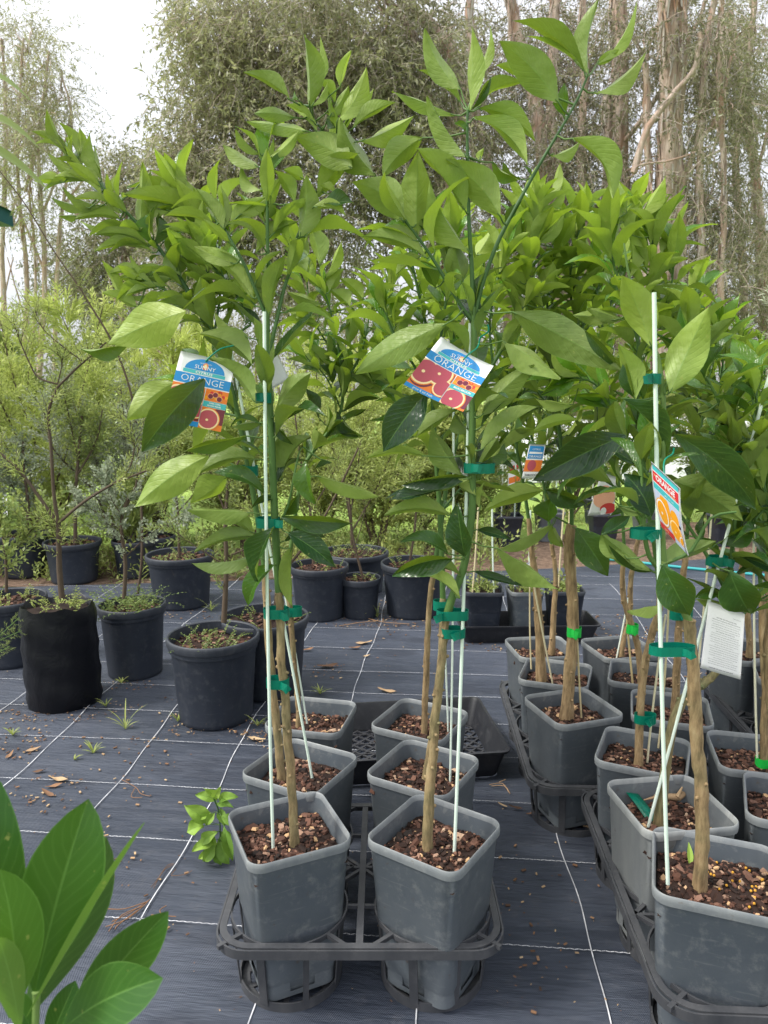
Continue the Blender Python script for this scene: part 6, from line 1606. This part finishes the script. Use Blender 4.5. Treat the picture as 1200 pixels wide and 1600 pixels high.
# ================================================================ litter
rn = random.Random(12)
def dry_leaf(label, px, py, wpx, ang, tone, curl=.25, name='fallen_leaf', aspect=.32):
    c = PZ(px, py, .006); L = wpx * c.y / F_PX * 1.1; d = Vector((math.cos(ang), math.sin(ang), 0)); Lv = Leaves()
    Lv.leaf(c - d * L / 2, c + d * L / 2 + Vector((0, 0, .006)), Vector((0, 0, 1)), L * aspect, .35, 0, None, -curl * .5, rn.uniform(-.6, .6), tone, 7, .08, rn)
    for v in Lv.v: v[:, 2] += max(0, .005 - v[:, 2].min())
    o = Lv.build(name, M['dry'], None); return props(o, label, 'fallen leaf', 'dry leaves fallen on the weed mat')
for lb, x, y, w_, a, tn in (('tan fallen leaf on the mat beyond the front pots, middle', 605, 1080, 30, 2.8, .75), ('pale curled leaf on the mat near the back pots', 568, 1005, 26, .2, .8), ('dark curled dead leaf lying between the trunks and the round pot', 512, 1041, 32, .1, .15), ('small pale leaf scrap below the dark one', 572, 1025, 14, .4, .9), ('brown fallen leaf by the small round pot', 556, 1012, 20, .1, .4), ('dark shrivelled leaf in the aisle on the stitched line', 806, 1262, 22, 2.9, .1), ('small brown leaf in the aisle right of the shrivelled one', 829, 1271, 14, .1, .4), ('pale sliver leaf left of the shrivelled leaf', 785, 1258, 16, 2.6, .9),
    ('brown crumpled leaf on the left mat, nearest the blurred shoot', 75, 1240, 30, 2.6, .3), ('reddish leaf by the crossing lines on the left', 85, 1228, 26, .3, .5), ('pale broken leaf on the left stitched line', 92, 1218, 34, 3.0, .85), ('long dead leaf standing at the left edge', 15, 1180, 22, 1.5, .55), ('tan leaf by the grow bag foot', 50, 1172, 26, .5, .7), ('pale leaf near the front round pot foot', 400, 1155, 30, 3.0, .95), ('dark bark scrap left of the grass tuft', 62, 1205, 22, .2, .2), ('brown leaf at the top of the left mat', 480, 1015, 20, .3, .5)):
    dry_leaf(lb, x, y, w_, a, tn)
# crumbs, bark bits and thread ends nobody could count
b = MB()
def crumb(c, s_, tn):
    b.box(c + Vector((0, 0, s_ * .25)), (s_ * 2.2, s_, s_ * .5), Matrix.Rotation(rn.uniform(0, 6), 3, 'Z') @ Matrix.Rotation(rn.uniform(-.3, .3), 3, 'X'), tn)
def patch(px, py, rx, ry, n_, s0=.0015, s1=.006):
    for k in range(n_):
        a = rn.uniform(0, 6.28); q = math.sqrt(rn.random()); crumb(PZ(px + rx * q * math.cos(a), py + ry * q * math.sin(a), .005), rn.uniform(s0, s1), rn.random())
for a in ((75, 1235, 60, 35, 46), (215, 1200, 70, 35, 24), (640, 955, 70, 26, 160), (510, 1045, 40, 18, 30), (120, 1110, 110, 18, 90, .001, .005), (20, 1150, 60, 40, 60), (300, 1110, 60, 30, 40), (340, 1130, 90, 20, 60), (620, 1000, 300, 60, 60), (250, 1350, 110, 120, 40), (850, 1350, 90, 180, 34), (840, 1480, 40, 110, 16), (420, 1150, 40, 20, 30), (600, 1000, 40, 30, 20), (60, 880, 70, 20, 200, .002, .008), (1050, 1040, 140, 20, 80), (960, 985, 60, 25, 120, .002, .007), (150, 1160, 150, 10, 30), (1150, 985, 60, 30, 60), (390, 1148, 30, 8, 36, .001, .0045), (290, 1140, 30, 10, 26, .001, .0045), (200, 1070, 50, 8, 36, .001, .0045), (60, 1118, 60, 10, 40, .001, .0045), (285, 960, 60, 8, 40), (560, 972, 80, 8, 90), (470, 1100, 40, 14, 50), (800, 1010, 90, 8, 60)):
    patch(*a)
for k in range(520):
    crumb(PZ(rn.uniform(-100, 1300), 880 + 700 * rn.random() ** 1.4, .005), rn.uniform(.0008, .003), rn.random() * .9 + .1)
props(b.build('leaf_litter', M['dry'], None, smooth=False), 'bark crumbs and dry leaf bits scattered over the weed mat', 'litter', None, 'stuff')
def twig(label, pts, r, tn, cat='twig', name='dry_twig', mat='dry', group='dry twigs and roots on the weed mat'):
    b = MB(); 
    for P in pts: b.tube(smooth_path([PZ(x, y, .006 + rn.uniform(0, .006)) for x, y in P], 3), r, 5, tn)
    props(b.build(name, M[mat], None), label, cat, group)
twig('tangle of reddish dead roots on the stitched line of the left mat', [[(235, 1405), (205, 1425), (175, 1440)], [(230, 1410), (200, 1435), (165, 1448)], [(225, 1415), (190, 1430), (170, 1455)], [(215, 1422), (185, 1445), (180, 1452)], [(232, 1408), (195, 1420), (168, 1420)], [(260, 1415), (250, 1422), (255, 1430), (275, 1432)]], .0013, .45)
twig('curled wisp of frayed thread on the left mat line', [[(272, 1350), (262, 1352), (250, 1368), (240, 1388)], [(270, 1352), (258, 1358), (248, 1372), (236, 1386)], [(275, 1358), (268, 1368), (290, 1366), (300, 1360)]], .0009, .25)
twig('thin branched dead twig on the left mat', [[(190, 1218), (212, 1230), (220, 1240), (234, 1244)], [(212, 1230), (205, 1245), (222, 1246)]], .0011, .5)
twig('dry grass stalks in front of the black flat tray', [[(765, 1226), (785, 1224), (795, 1238)], [(768, 1228), (788, 1228), (797, 1240)], [(780, 1222), (790, 1218)]], .0013, .7)
twig('short tan twig left of the right front tray', [[(911, 1290), (925, 1293)]], .003, .8)
twig('bent dead stalk beside the back pots', [[(590, 970), (560, 973), (530, 978)], [(640, 975), (600, 972), (570, 965)]], .002, .6)
